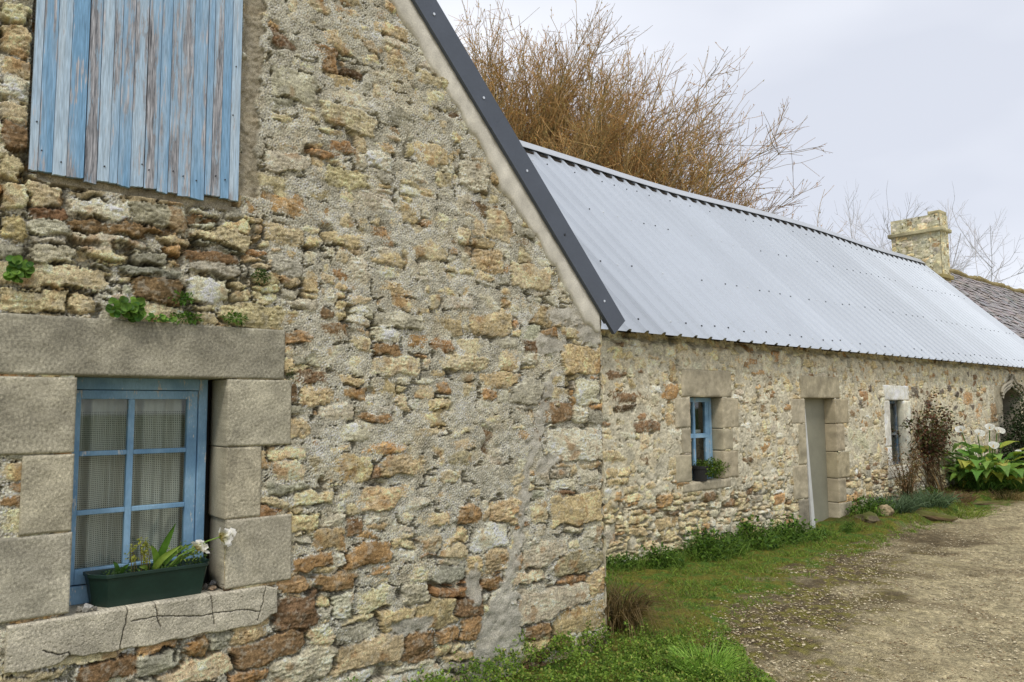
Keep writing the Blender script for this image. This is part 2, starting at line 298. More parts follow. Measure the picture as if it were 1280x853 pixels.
def grid_mesh(name, S, Z, Hh, C, to_world, mask, mt, parent):
    ny, nx = Hh.shape; SS, ZZ = np.meshgrid(S, Z)
    V = to_world(SS.ravel(), Hh.ravel(), ZZ.ravel()); idx = np.arange(ny * nx).reshape(ny, nx)
    fm = mask[:-1, :-1] & mask[1:, :-1] & mask[:-1, 1:] & mask[1:, 1:]
    F = np.stack([idx[:-1, :-1][fm], idx[:-1, 1:][fm], idx[1:, 1:][fm], idx[1:, :-1][fm]], 1)
    used = np.zeros(ny * nx, bool); used[F.ravel()] = True; re = np.cumsum(used) - 1
    return mesh_np(name, V[used], re[F], mt, parent, C.reshape(-1, 3)[used], smooth=True)

GY = 3.7                                                     # gable wall plane
def gab(s, h, z): return np.stack([s, GY - h, z], -1)       # h: metres out of the wall
BR = math.radians(1.0); LU = np.array([math.cos(BR), math.sin(BR), 0]); LN = np.array([-math.sin(BR), math.cos(BR), 0]); L0 = np.array([3.94, 5.7, 0])
def lon(u, h, z): return L0 + np.asarray(u)[..., None] * LU - np.asarray(h)[..., None] * LN + np.asarray(z)[..., None] * np.array([0, 0, 1.0])
def lfr(P): return lon(P[:, 0], -P[:, 1], P[:, 2])           # box frame: (u, back, z)

def dressed(name, s0, s1, z0, z1, depth, tw, parent, base, seed, proud=.004, cracks=(), res=.006, nick=1.0, splay=0.0, sag=None, m=None):
    """dressed stone: carved front face on a closed block; tw maps (s, h, z) to the world; splay shifts the back edge (left/right)"""
    r = np.random.default_rng(seed); nx = max(6, int((s1 - s0) / res)); ny = max(6, int((z1 - z0) / res))
    S = np.linspace(s0, s1, nx); Z = np.linspace(z0, z1, ny); shp = (ny, nx); rr = (s1 - s0) / nx
    e = np.minimum(np.minimum(S[None] - s0, s1 - S[None]), np.minimum(Z[:, None] - z0, z1 - Z[:, None]))
    wob = .35 * fld(shp, rr, 2.2 * rr, .2, 1.2, seed=seed)
    Hh = proud + .0012 * nick * fld(shp, rr, .05, .3, 1.4, seed=seed + 1) + .0004 * nick * fld(shp, rr, 2.2 * rr, .03, .8, seed=seed + 2) - .008 * nick * np.clip(1 - (e / .007) * np.exp(wob), 0, 1) ** 2
    C = np.array(base) * np.exp(.10 * fld(shp, rr, .04, .5, 1.4, seed=seed + 3) + .14 * fld(shp, rr, 2.2 * rr, .025, .6, seed=seed + 4))[..., None]
    pit = fld(shp, rr, 2.2 * rr, .03, .7, seed=seed + 5) > 2.2; Hh = Hh - .004 * nick * pit
    for pl in cracks:
        pq = [pl[0]]
        for a, b in zip(pl[:-1], pl[1:]):
            m_ = max(1, int(math.hypot(b[0] - a[0], b[1] - a[1]) / .018))
            pq += [(a[0] + (b[0] - a[0]) * (i + 1) / m_ + r.normal(0, .0016), a[1] + (b[1] - a[1]) * (i + 1) / m_ + r.normal(0, .0016)) for i in range(m_)]
        pl = pq
        for (a, b) in zip(pl[:-1], pl[1:]):
            a = np.array(a); b = np.array(b); d = b - a; L = d @ d
            t = np.clip(((S[None] - a[0]) * d[0] + (Z[:, None] - a[1]) * d[1]) / L, 0, 1)
            dist = np.hypot(S[None] - a[0] - t * d[0], Z[:, None] - a[1] - t * d[1]) 
            k = ss(.0026, .0009, dist); Hh = Hh - .014 * k; C = C * (1 - .6 * k[..., None])
    SS, ZZ = np.meshgrid(S, Z)
    if sag: ZZ = ZZ + sag(SS, ZZ)
    V = tw(SS.ravel(), Hh.ravel(), ZZ.ravel()); idx = np.arange(ny * nx).reshape(ny, nx)
    F = np.stack([idx[:-1, :-1], idx[:-1, 1:], idx[1:, 1:], idx[1:, :-1]], -1).reshape(-1, 4)
    ring = np.concatenate([idx[0, :-1], idx[:-1, -1], idx[-1, :0:-1], idx[:0:-1, 0]]); n = len(ring)
    rs, rz = SS.ravel()[ring], ZZ.ravel()[ring]
    mid = tw(rs, np.full(n, -depth * .5) + .002 * r.standard_normal(n), rz); 
    fr = (rs - s0) / (s1 - s0); spl = (splay[0] * (1 - fr) + splay[1] * fr) if isinstance(splay, tuple) else 0 * fr
    mid = tw(rs + spl * .5, np.full(n, -depth * .5), rz); bk = tw(rs + spl, np.full(n, -depth), rz)
    b0 = ny * nx; k = np.arange(n); k2 = (k + 1) % n
    F2 = np.concatenate([np.stack([ring[k2], ring[k], b0 + k, b0 + k2], 1), np.stack([b0 + k2, b0 + k, b0 + n + k, b0 + n + k2], 1)])
    Cs = C.reshape(-1, 3); V = np.vstack([V, mid, bk]); cm_ = Cs.mean(0)[None] * np.exp(.05 * r.standard_normal((1, 1))); Cc = np.vstack([Cs, np.repeat(cm_, n, 0), np.repeat(cm_, n, 0)])
    c = len(V); V = np.vstack([V, bk.mean(0)[None]]); Cc = np.vstack([Cc, Cs.mean(0)[None]])
    T = np.stack([b0 + n + k2, b0 + n + k, np.full(n, c)], 1)
    return mesh_np(name, V, [np.vstack([F, F2]), T], m or M_granite, parent, np.clip(Cc, .01, .8), smooth=True)
GRAN = np.array(lin(158, 152, 134))
FORCED = """0.40,3.28,0.11,0.09,T 0.40,3.16,0.11,0.13,T 0.41,3.04,0.11,0.09,Y 0.41,2.96,0.10,0.10,P 0.41,2.85,0.10,0.10,T 0.42,2.75,0.10,0.10,B 0.42,2.62,0.09,0.12,T 0.43,2.49,0.10,0.12,T 0.43,2.37,0.10,0.10,Y 0.54,2.52,0.13,0.11,T 0.56,2.44,0.15,0.06,B 0.74,2.49,0.26,0.10,P 1.00,2.50,0.24,0.12,P 0.84,2.41,0.41,0.09,B 1.21,2.49,0.16,0.05,G 1.28,2.43,0.30,0.10,T 1.64,2.65,0.48,0.11,R 0.56,2.38,0.15,0.06,G 0.84,2.36,0.38,0.09,P 0.58,2.27,0.18,0.08,P 0.83,2.34,0.32,0.04,P 0.78,2.29,0.20,0.04,T 1.05,2.35,0.08,0.06,R 1.24,2.34,0.26,0.06,B 0.97,2.30,0.16,0.06,G 0.60,2.18,0.41,0.10,T 0.52,2.07,0.26,0.10,T 1.00,2.16,0.20,0.11,B 1.23,2.18,0.19,0.12,P 0.74,2.24,0.15,0.03,G 1.38,2.16,0.10,0.07,T 1.51,2.15,0.14,0.08,T 1.51,2.08,0.43,0.13,T 1.71,2.15,0.18,0.09,G 1.68,1.98,0.19,0.08,R 0.69,2.07,0.11,0.08,T 1.04,2.40,0.35,0.05,T 1.23,2.40,0.28,0.05,G 0.98,2.24,0.29,0.05,G 1.26,2.28,0.23,0.06,G 2.04,2.35,0.13,0.22,P 2.93,2.52,0.25,0.14,Y 2.12,2.76,0.23,0.12,P 2.73,2.88,0.13,0.15,P 2.70,2.24,0.26,0.08,P 2.29,2.11,0.31,0.10,P 2.61,2.11,0.25,0.15,Y 2.95,2.13,0.32,0.14,Y 2.58,1.97,0.15,0.11,R 2.27,1.84,0.34,0.10,T 2.74,1.89,0.42,0.10,T 3.03,1.79,0.35,0.10,Y 2.92,1.70,0.11,0.07,R 1.97,1.70,0.28,0.08,R 2.13,1.57,0.20,0.06,R 2.17,1.41,0.33,0.08,R 3.74,1.93,0.36,0.20,Y 3.48,1.58,0.27,0.15,B 3.67,1.37,0.54,0.22,P 3.79,1.72,0.25,0.17,P 3.24,1.72,0.26,0.17,G 3.50,1.61,0.11,0.05,T 3.70,1.56,0.15,0.12,P 1.98,1.30,0.27,0.15,Y 2.34,1.29,0.33,0.11,Y 2.64,1.21,0.14,0.07,T 2.83,1.11,0.33,0.08,T 2.22,1.13,0.35,0.12,Y 2.53,0.99,0.25,0.09,Y 2.77,0.98,0.18,0.11,R 3.06,0.97,0.26,0.15,Y 3.67,0.94,0.48,0.21,Y 3.33,0.94,0.17,0.15,T 2.11,0.83,0.29,0.11,R 2.49,0.78,0.14,0.03,B 2.92,0.83,0.28,0.17,P 2.82,0.68,0.13,0.15,Y 2.98,0.70,0.19,0.15,Y 3.39,0.68,0.41,0.17,P 3.33,0.83,0.10,0.08,P 3.63,0.80,0.18,0.06,P 3.82,0.75,0.21,0.20,P 3.67,0.59,0.50,0.15,T 2.95,0.57,0.15,0.09,R 2.69,0.55,0.37,0.09,R 2.15,0.60,0.26,0.13,T 2.40,0.58,0.19,0.12,P 1.91,0.72,0.23,0.09,R 1.96,0.59,0.13,0.12,P 2.54,0.44,0.26,0.16,Y 2.77,0.45,0.23,0.14,B 2.28,0.47,0.23,0.13,Y 3.45,0.36,0.65,0.18,P 3.85,0.42,0.16,0.19,Y 3.68,0.23,0.48,0.18,Y 2.79,0.33,0.15,0.14,R 2.62,0.32,0.18,0.08,R 2.43,0.30,0.20,0.15,B 2.11,0.31,0.42,0.15,T 2.05,0.22,0.24,0.07,P 3.32,0.21,0.23,0.08,R 1.70,0.60,0.22,0.17,B 1.67,0.74,0.17,0.08,B 1.57,0.44,0.38,0.15,B 1.21,0.53,0.12,0.08,R 0.84,0.51,0.24,0.10,B 1.06,0.49,0.17,0.10,G 1.23,0.43,0.31,0.10,T 1.73,0.34,0.34,0.16,P 1.46,0.35,0.19,0.07,R 0.59,0.53,0.26,0.04,T 1.84,1.69,0.29,0.10,Y 1.86,1.90,0.25,0.10,P 2.45,2.53,0.33,0.12,T 2.50,3.11,0.23,0.12,Y 2.27,3.62,0.22,0.15,T 1.95,3.21,0.34,0.13,T 1.64,3.30,0.26,0.15,P 1.60,2.88,0.24,0.10,P 1.95,2.86,0.24,0.11,T 1.59,2.50,0.21,0.10,T 3.28,2.46,0.35,0.16,T 3.38,2.21,0.28,0.16,Y 3.01,2.77,0.20,0.21,T 2.81,3.05,0.22,0.18,P 3.23,1.29,0.27,0.12,P 2.73,1.33,0.23,0.09,T 2.38,1.08,0.24,0.09,P 1.66,1.52,0.19,0.10,Y 1.65,1.30,0.19,0.10,T 1.68,1.05,0.26,0.09,Y 1.79,0.84,0.22,0.08,R""".split()
GALV = np.array(lin(182, 188, 195))
# ------------------------------------------------------------------ near house
house = thing('stone_cottage', 'tall rubble stone gable of the near cottage with blue shutter and dark grey roof edge', 'house', (0.9, 6.0, 0))
APX, SLP, EV = 0.92, 1.122, 2.20                             # apex x, roof slope, z of the verge line at s = 3.93
def verge_z(s): return 2.20 + (3.935 - (APX + np.abs(s - APX))) * SLP
S, Z, Hh, C, SM, E_ = rubble(-2.10, 3.935, -.25, 5.6, .005, 3,
    size=lambda s, z: ((.17, .055) if (s < 1.6 and 2.0 < z < 2.66) else (.31, .10) if z < .8 else (.26, .074) if z > 2.6 else (.29, .082)),
    forced=FORCED,
    smear=lambda s, z: .10 + .64 * ss(.55, 1.15, z + .12 * (s - 2)) * ss(1.45, 1.9, s + .6 * ss(2.5, 2.9, z)) * ss(3.80, 3.30, s + .08 * ss(.9, 1.6, z)) + .0 * z,
    dry=lambda s, z: .15 + .40 * ss(1.7, 1.4, s) * ss(1.98, 2.05, z) * ss(2.75, 2.6, z) + .32 * ss(.85, .5, z) + .22 * ss(.5, .42, s) * ss(2.3, 2.5, z))
SX, ZX = np.meshgrid(S, Z)
# repaired crack: a band of smooth mortar running down the wall
pl = np.array([(3.446, 1.815), (3.386, 1.658), (3.313, 1.453), (3.242, 1.253), (3.193, 1.057), (3.158, .863), (3.11, .674), (3.039, .493), (2.993, .265), (2.97, .05)])
xc = np.interp(ZX, pl[::-1, 1], pl[::-1, 0]); wdt = np.interp(ZX, [0, .3, .5, .8, 1.4, 1.9], [.20, .17, .062, .042, .036, .022])
wv = .020 * fld(ZX.shape, .005, .03, .25, 1.3, seed=77); band = ss(.012, -.012, np.abs(SX - xc + wv) - wdt) * (ZX < 1.86)
m2 = ss(1.95, 1.75, ZX); band = np.maximum(band, 0)
for cx, cz, a, b in ((2.36, .415, .15, .045), (3.44, 2.02, .14, .06), (3.86, 2.12, .18, .09), (3.60, 2.22, .2, .07), (2.80, .56, .06, .12), (3.40, 1.25, .10, .05)):
    band = np.maximum(band, ss(1.15, .85, np.hypot((SX - cx) / a, (ZX - cz) / b) + .18 * fld(ZX.shape, .005, .03, .2, 1.3, seed=78)))
sm_h = -.003 + .0045 * fld(ZX.shape, .005, .05, .3, 1.4, seed=79) + .001 * fld(ZX.shape, .005, .01, .03, .8, seed=80)
Hh = Hh * (1 - band) + np.maximum(Hh - .012, sm_h) * band
bc = np.array(lin(192, 187, 172)) * np.exp(.10 * fld(ZX.shape, .005, .05, .4, 1.4, seed=81) + .07 * fld(ZX.shape, .005, .01, .03, .6, seed=82))[..., None]
C = C * (1 - .92 * band[..., None]) + .92 * band[..., None] * bc
# shutter recess with its cement margin
rec = (SX > .462) & (SX < 1.352) & (ZX > 2.60) & (ZX < 3.80); Hh = np.where(rec, -.065, Hh)
mar = ss(.0, .012, .055 - np.maximum(np.abs(SX - 1.40) - .012 * fld(ZX.shape, .005, .05, .3, 1.2, seed=83), 0)) * (ZX > 2.66) * (ZX < 3.85) * (SX > 1.352) + ((SX > .50) & (SX < 1.33) & (ZX > 2.575) & (ZX < 2.64))
mar = np.clip(mar, 0, 1); Hh = np.where(mar > .4, -.022 + .004 * fld(ZX.shape, .005, .02, .2, 1.3, seed=84), Hh)
C = C * (1 - .9 * mar[..., None]) + .9 * mar[..., None] * np.array(lin(170, 160, 138)) * np.exp(.12 * fld(ZX.shape, .005, .02, .3, 1.3, seed=85))[..., None]
# openings and dressed stones: the rubble stops behind them
BL = dict(lintel=(.33, 1.607, 1.757, 2.006), r1=(1.322, 1.646, 1.431, 1.754), r2=(1.324, 1.497, 1.090, 1.427), r3=(1.334, 1.660, .766, 1.087),
          l1=(.33, .684, 1.431, 1.748), l2=(.498, .686, 1.105, 1.426), l3=(.33, .690, .770, 1.100), sill=(.472, 1.59, .580, .757))
mask = np.ones(SX.shape, bool); mask &= ZX < verge_z(SX) - .01
mask &= ~((SX > .680) & (SX < 1.328) & (ZX > .74) & (ZX < 1.77))
for (a, b, c, d) in BL.values():
    inn = (SX > a + .006) & (SX < b - .006) & (ZX > c + .006) & (ZX < d - .006); Hh = np.where(inn, -.03, Hh)
    near = (SX > a - .02) & (SX < b + .02) & (ZX > c - .02) & (ZX < d + .02) & ~inn; Hh = np.where(near, np.minimum(Hh, -.004), Hh)
edge = ss(3.935, 3.90, SX); Hh = Hh - .02 * (1 - edge) ** 2
ci = np.unique(np.concatenate([np.arange(0, len(S), 2)[S[::2] < -.2], np.where(S >= -.22)[0], [len(S) - 1]]))
zi = np.unique(np.concatenate([np.where(Z <= 4.15)[0], np.arange(0, len(Z), 4)[Z[::4] > 4.15]]))
sub = np.ix_(zi, ci)
gw = grid_mesh('gable_wall', S[ci], Z[zi], Hh[sub], C[sub], gab, mask[sub], M_wall, house)
# side and rear walls, roof
def simple_wall(name, P0, P1, z0, z1, seed, parent, out, res=.02, cap=None, m=None):
    L = np.linalg.norm(np.array(P1) - np.array(P0)); d = (np.array(P1) - np.array(P0)) / L; o = np.array(out)
    s, z, h, c, _, _ = rubble(0, L, z0, z1, res, seed, size=lambda s, z: (.24, .11))
    tw = lambda a, hh, zz: np.stack([P0[0] + d[0] * a + o[0] * hh, P0[1] + d[1] * a + o[1] * hh, zz], -1)
    mk = np.ones(h.shape, bool)
    if cap is not None: mk &= z[:, None] < cap(s)[None]
    return grid_mesh(name, s, z, h, c, tw, mk, m or M_wall_far, parent)
simple_wall('side_wall', (3.93, 3.70), (3.93, 10.5), -.3, 2.22, 31, house, (1, 0))
simple_wall('side_wall', (-2.095, 10.5), (-2.095, 3.70), -.3, 2.22, 32, house, (-1, 0))
simple_wall('rear_wall', (3.93, 10.5), (-2.1, 10.5), -.3, 5.5, 33, house, (0, 1), res=.04, cap=lambda s: verge_z(3.93 - s))
rb = MB()
for sg in (-1, 1):
    e0 = np.array([APX, 5.66]); e1 = np.array([APX + sg * 3.06, 5.66 - 3.06 * SLP])
    for k in range(26):
        t0, t1 = k / 26, (k + 1) / 26
    n_ = 56; ys = np.linspace(3.66, 10.6, n_); prof = np.where(np.arange(n_) % 4 < 1, .03, 0)
    V = []; 
    for t in np.linspace(0, 1, 8):
        p = e0 * (1 - t) + e1 * t; V.append(np.stack([p[0] + prof * .75 * sg, ys, p[1] + prof * .66], 1))
    V = np.vstack(V); idx = np.arange(8 * n_).reshape(8, n_); F = np.stack([idx[:-1, :-1], idx[:-1, 1:], idx[1:, 1:], idx[1:, :-1]], -1).reshape(-1, 4)
    rb.add(V, F, GALV)
rb.build('roof', M_galv, house, solid=.004)
# cement fillet under the verge
r_ = np.random.default_rng(5)
for sg in (1, -1):
    cm = MB(); ss_ = np.linspace(0, 2.97, 90); x = APX + sg * ss_; zt = verge_z(x) + .02; th = .205 + .018 * fld((1, 90), .034, .07, .6, 1.2, seed=int(8 + sg))[0]
    th = np.where(ss_ > 2.85, th - .5 * (ss_ - 2.85), th); rows = []
    for q, (f, h) in enumerate(((0, .014), (.25, .017), (.88, .016), (1.0, .002), (1.02, -.03))):
        rows.append(np.stack([x, np.full(90, GY - h) - .002 * r_.standard_normal(90), zt - th * f], 1))
    V = np.vstack(rows); idx = np.arange(5 * 90).reshape(5, 90); F = np.stack([idx[:-1, :-1], idx[:-1, 1:], idx[1:, 1:], idx[1:, :-1]], -1).reshape(-1, 4)
    if sg > 0: F = F[:, ::-1]
    cm.add(V, F); cm.build('mortar_fillet', M_cement, house, smooth=True)
# verge flashing: folded strip, face + top return
tv = np.array([1.0, -SLP]); tv /= np.linalg.norm(tv); nv = np.array([SLP, 1.0]); nv /= np.linalg.norm(nv)
for sg in (1, -1):
    fl = MB(); lo = np.array([APX, verge_z(np.array(APX)) + .02]); 
    for (a, b, lift) in ((0.0, 1.75, .003), (1.73, 3.02, .0), (3.0, 4.60, .003)):
        if b > 4.5: b = 4.655
        for (n0, n1, y0, y1) in ((-.012, .140, GY - .046 - lift * .5, GY - .042 - lift * .5), (.136, .140, GY - .0415, GY + .16), (-.0122, -.009, GY - .0415, GY - .02)):
            P = []
            for y in (y0, y1):
                for (t, n) in ((a, n0), (b, n0), (b, n1), (a, n1)):
                    q = lo + tv * t + nv * n; P.append((APX + sg * (q[0] - APX), y, q[1]))
            fl.hexa(P)
    f = fl.build('verge_flashing', M_flash, house)
    for t in (.55, 1.12, 1.70, 2.27, 2.83, 3.36, 3.86, 4.42):
        q = lo + tv * t + nv * .062; s_ = MB(); c = np.array([APX + sg * (q[0] - APX), GY - .0475, q[1]])
        s_.tube([c + (0, .004, 0), c + (0, -.004, 0)], [.0085, .0085], 8); s_.build('screw', M_bright_screw if t not in (1.12, 3.86) else M_screw, f)
# dressed stones of the window
T = {'lintel': (157, 152, 134), 'r1': (174, 168, 147), 'r2': (178, 170, 147), 'r3': (176, 169, 149), 'l1': (168, 162, 142), 'l2': (173, 166, 144), 'l3': (178, 172, 153), 'sill': (184, 177, 158)}
CR = [[(.93, .697), (1.036, .697), (1.23, .666), (1.288, .669), (1.423, .662), (1.506, .639)], [(.91, .757), (.909, .687), (.892, .623), (.89, .58)], [(1.024, .757), (1.036, .698), (1.05, .65)], [(1.268, .757), (1.277, .671), (1.286, .62)], [(.60, .642), (.69, .603), (.70, .58)], [(1.53, .757), (1.515, .68), (1.487, .60)]]
for i, (k, (a, b, c, d)) in enumerate(BL.items()):
    nm = {'lintel': 'lintel', 'sill': 'window_sill'}.get(k, 'jamb_stone'); sp = (-.03, 0) if k[0] == 'r' else (0, .02) if k in ('l1', 'l2', 'l3') else 0.0
    dp = .235 if k[0] in 'rl' and k != 'lintel' else .30
    sag = None
    if k == 'sill':
        rgs = np.random.default_rng(4)
        def sag(s, z):   # ragged lower edge with a bite near the left end, and worn right end
            low = ss(.66, .58, z); w = .003 * np.sin(s * 17) + .003 * np.sin(s * 41 + 1)
            return low * (w + .035 * ss(1.50, 1.59, s) + .022 * ss(.06, .0, np.abs(s - .70)) - .012 * ss(.70, .66, s)) - ss(.72, .757, z) * .02 * ss(1.52, 1.59, s)
    dressed(nm, a, b, c, d, dp, gab, house, np.array(lin(*T[k])), 100 + i * 7, cracks=CR if k == 'sill' else (), proud=.006 if k != 'sill' else .012, sag=sag, nick=1.4 if k == 'sill' else 1.0, res=.003 if k == 'sill' else .006)
# room behind the window
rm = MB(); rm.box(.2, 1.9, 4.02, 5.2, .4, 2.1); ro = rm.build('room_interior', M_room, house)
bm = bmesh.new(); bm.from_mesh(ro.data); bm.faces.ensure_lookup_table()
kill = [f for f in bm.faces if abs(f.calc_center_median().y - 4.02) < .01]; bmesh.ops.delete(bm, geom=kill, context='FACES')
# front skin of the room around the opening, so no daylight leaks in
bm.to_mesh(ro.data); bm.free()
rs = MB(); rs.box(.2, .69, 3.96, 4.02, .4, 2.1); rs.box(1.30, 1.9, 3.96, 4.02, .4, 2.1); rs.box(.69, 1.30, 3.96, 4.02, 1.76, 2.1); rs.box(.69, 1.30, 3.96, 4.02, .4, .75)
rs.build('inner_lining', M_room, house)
# window: frame, casement bars, glass, curtain
WY = 3.905
w = MB()
w.box(.665, .705, WY - .012, WY + .06, .757, 1.758); w.box(1.255, 1.296, WY - .012, WY + .06, .757, 1.758)
w.box(.7052, 1.2548, WY - .012, WY + .06, 1.703, 1.758); w.box(.7052, 1.2548, WY - .016, WY + .06, .757, .835)
wf = w.build('window', M_bluewood, house, bevel=.004)
w = MB()
w.box(.708, .742, WY, WY + .036, .84, 1.70); w.box(1.205, 1.252, WY, WY + .036, .84, 1.70)
w.box(.7422, 1.2048, WY + .001, WY + .035, 1.660, 1.70); w.box(.7422, 1.2048, WY - .001, WY + .037, .84, .905)
w.box(.939, .967, WY + .002, WY + .034, .9055, 1.6595)
for zc in (1.414, 1.152):
    w.box(.7423, .9388, WY + .003, WY + .034, zc - .011, zc + .011); w.box(.9672, 1.2047, WY + .003, WY + .034, zc - .011, zc + .011)
w.build('casement', M_bluewood, wf, bevel=.003)
w = MB(); w.box(.743, 1.204, WY + .016, WY + .019, .906, 1.659); w.build('pane', M_glass, wf)
m = bpy.data.materials.new('net_curtain'); m.use_nodes = True; t = m.node_tree; p = t.nodes['Principled BSDF']; p.inputs['Roughness'].default_value = .95
tc = N(t, 'ShaderNodeUVMap'); sx = N(t, 'ShaderNodeSeparateXYZ'); t.links.new(tc.outputs[0], sx.inputs[0])
res_ = []
for ax in (0, 1):
    f = N(t, 'ShaderNodeMath', operation='MULTIPLY', i_1=1 / .0088); t.links.new(sx.outputs[ax], f.inputs[0]); g = N(t, 'ShaderNodeMath', operation='FRACT'); t.links.new(f.outputs[0], g.inputs[0])
    h = N(t, 'ShaderNodeMath', operation='GREATER_THAN', i_1=.55); t.links.new(g.outputs[0], h.inputs[0]); res_.append(h)
hl = N(t, 'ShaderNodeMath', operation='MULTIPLY'); t.links.new(res_[0].outputs[0], hl.inputs[0]); t.links.new(res_[1].outputs[0], hl.inputs[1])
lt = N(t, 'ShaderNodeMath', operation='LESS_THAN', i_1=1.605); t.links.new(sx.outputs[1], lt.inputs[0]); h2 = N(t, 'ShaderNodeMath', operation='MULTIPLY'); t.links.new(hl.outputs[0], h2.inputs[0]); t.links.new(lt.outputs[0], h2.inputs[1])
al = N(t, 'ShaderNodeMath', operation='SUBTRACT', i_0=1.0); t.links.new(h2.outputs[0], al.inputs[1]); t.links.new(al.outputs[0], p.inputs['Alpha'])
nz = N(t, 'ShaderNodeTexNoise', i_Scale=9.0); rp = N(t, 'ShaderNodeValToRGB'); rp.color_ramp.elements[0].color = (*lin(206, 202, 190), 1); rp.color_ramp.elements[1].color = (*lin(226, 223, 212), 1)
t.links.new(nz.outputs['Fac'], rp.inputs[0]); t.links.new(rp.outputs[0], p.inputs['Base Color'])
nx_ = 140; xs = np.linspace(.70, 1.26, nx_); yo = WY + .075 + .012 * np.sin(xs * 52) + .009 * np.sin(xs * 83 + 1) + .006 * np.sin(xs * 140); zs = np.linspace(.80, 1.70, 12)
V = np.stack([np.tile(xs, 12), np.tile(yo, 12) , np.repeat(zs, nx_)], 1); idx = np.arange(12 * nx_).reshape(12, nx_); F = np.stack([idx[:-1, :-1], idx[:-1, 1:], idx[1:, 1:], idx[1:, :-1]], -1).reshape(-1, 4)
cu = mesh_np('curtain', V, F, m, wf, smooth=True); uv = cu.data.uv_layers.new(name='UVMap'); arc = np.concatenate([[0], np.cumsum(np.hypot(np.diff(xs), np.diff(yo)))])
vi = np.empty(len(cu.data.loops), np.int32); cu.data.loops.foreach_get('vertex_index', vi); uvd = np.stack([arc[vi % nx_], zs[vi // nx_]], 1); uv.data.foreach_set('uv', uvd.astype(np.float32).ravel())
# shutter: weathered boards
sh = MB(); edges = [.468, .500, .553, .606, .672, .724, .772, .806, .858, .913, .972, 1.018, 1.062, 1.120, 1.182, 1.215, 1.258, 1.300, 1.346]
bot = [2.612, 2.612, 2.607, 2.606, 2.600, 2.612, 2.610, 2.610, 2.612, 2.614, 2.610, 2.612, 2.604, 2.605, 2.632, 2.632, 2.628, 2.625]
pt = [(.9, .1, .9), (.3, .55, .25), (.2, .0, 1.0), (.5, .22, .1), (.8, .6, .45), (.1, .05, .95), (.62, .55, .6), (.4, .75, .35), (.7, .12, .75), (.15, .8, .45), (.55, .5, .5), (.95, .9, .5), (.35, .85, .6), (.05, .8, .45), (.65, .6, .5), (.75, .5, .6), (.25, .35, .5), (.85, .1, .9)]
rr = random.Random(3)
for i, (a, b) in enumerate(zip(edges[:-1], edges[1:])):
    wedge = rr.uniform(-.003, .003); zt = 3.79; y0 = GY - .012 - rr.uniform(0, .006); ts = (.0015 if i not in (4, 9, 14) else .004)
    n = 6; xs = np.linspace(a + ts, b - ts * .3, n); top = np.full(n, zt); bo = bot[i] + (xs - a) / (b - a) * rr.uniform(-.006, .006) + np.array([rr.uniform(-.002, .002) for _ in range(n)])
    V = []
    for y in (y0, y0 + .022):
        V += [(x, y, z) for x, z in zip(xs, bo)] + [(x, y, z) for x, z in zip(xs, top)]
    V = np.array(V); F = []
    for k in range(n - 1):
        F += [[k, k + 1, n + k + 1, n + k], [3 * n + k, 3 * n + k + 1, 2 * n + k + 1, 2 * n + k], [k + 1, k, 2 * n + k, 2 * n + k + 1]]
    F += [[0, n, 3 * n, 2 * n], [n - 1, 3 * n - 1, 4 * n - 1, 2 * n - 1]]
    sh.add(V, F, pt[i])
sho = sh.build('shutter', M_shutter, house)
for (x, z) in ((.512, 2.70), (.585, 2.665), (.752, 2.68), (.905, 2.72), (.935, 2.70), (1.04, 2.715), (1.085, 2.70), (1.145, 2.69), (1.235, 2.73), (1.28, 2.72), (.49, 2.82), (1.32, 3.30), (1.31, 3.05)):
    c = np.array((x, GY - .0185, z)); s_ = MB(); s_.tube([c + (0, .004, 0), c + (0, -.0012, 0)], [.0035, .0035], 7); s_.build('nail', M_screw, sho)
dressed('lintel', .35, 1.48, 3.79, 4.02, .2, gab, house, np.array(lin(150, 144, 126)), 190)
# ------------------------------------------------------------------ long house behind
barn = thing('long_farmhouse', 'long low stone farmhouse under a corrugated metal roof', 'house', tuple(lon(np.array(9.), np.array(-2.), np.array(0.))))
OP = [(3.714, 4.369, .700, 1.720), (6.455, 7.344, -.40, 1.718), (9.277, 9.82, .640, 1.692)]
rq = np.random.default_rng(71); RND = []
for _ in range(46):
    u_, z_ = rq.uniform(7.9, 14.4), rq.uniform(1.0, 2.3); RND.append('%.2f,%.2f,%.2f,%.2f,%s' % (u_, z_, rq.uniform(.14, .34), rq.uniform(.07, .16), 'DDBRYP'[rq.integers(6)]))
for _ in range(26):
    u_, z_ = rq.uniform(2.2, 8), rq.uniform(.2, 2.3); RND.append('%.2f,%.2f,%.2f,%.2f,%s' % (u_, z_, rq.uniform(.18, .42), rq.uniform(.06, .12), 'YRYBP'[rq.integers(5)]))
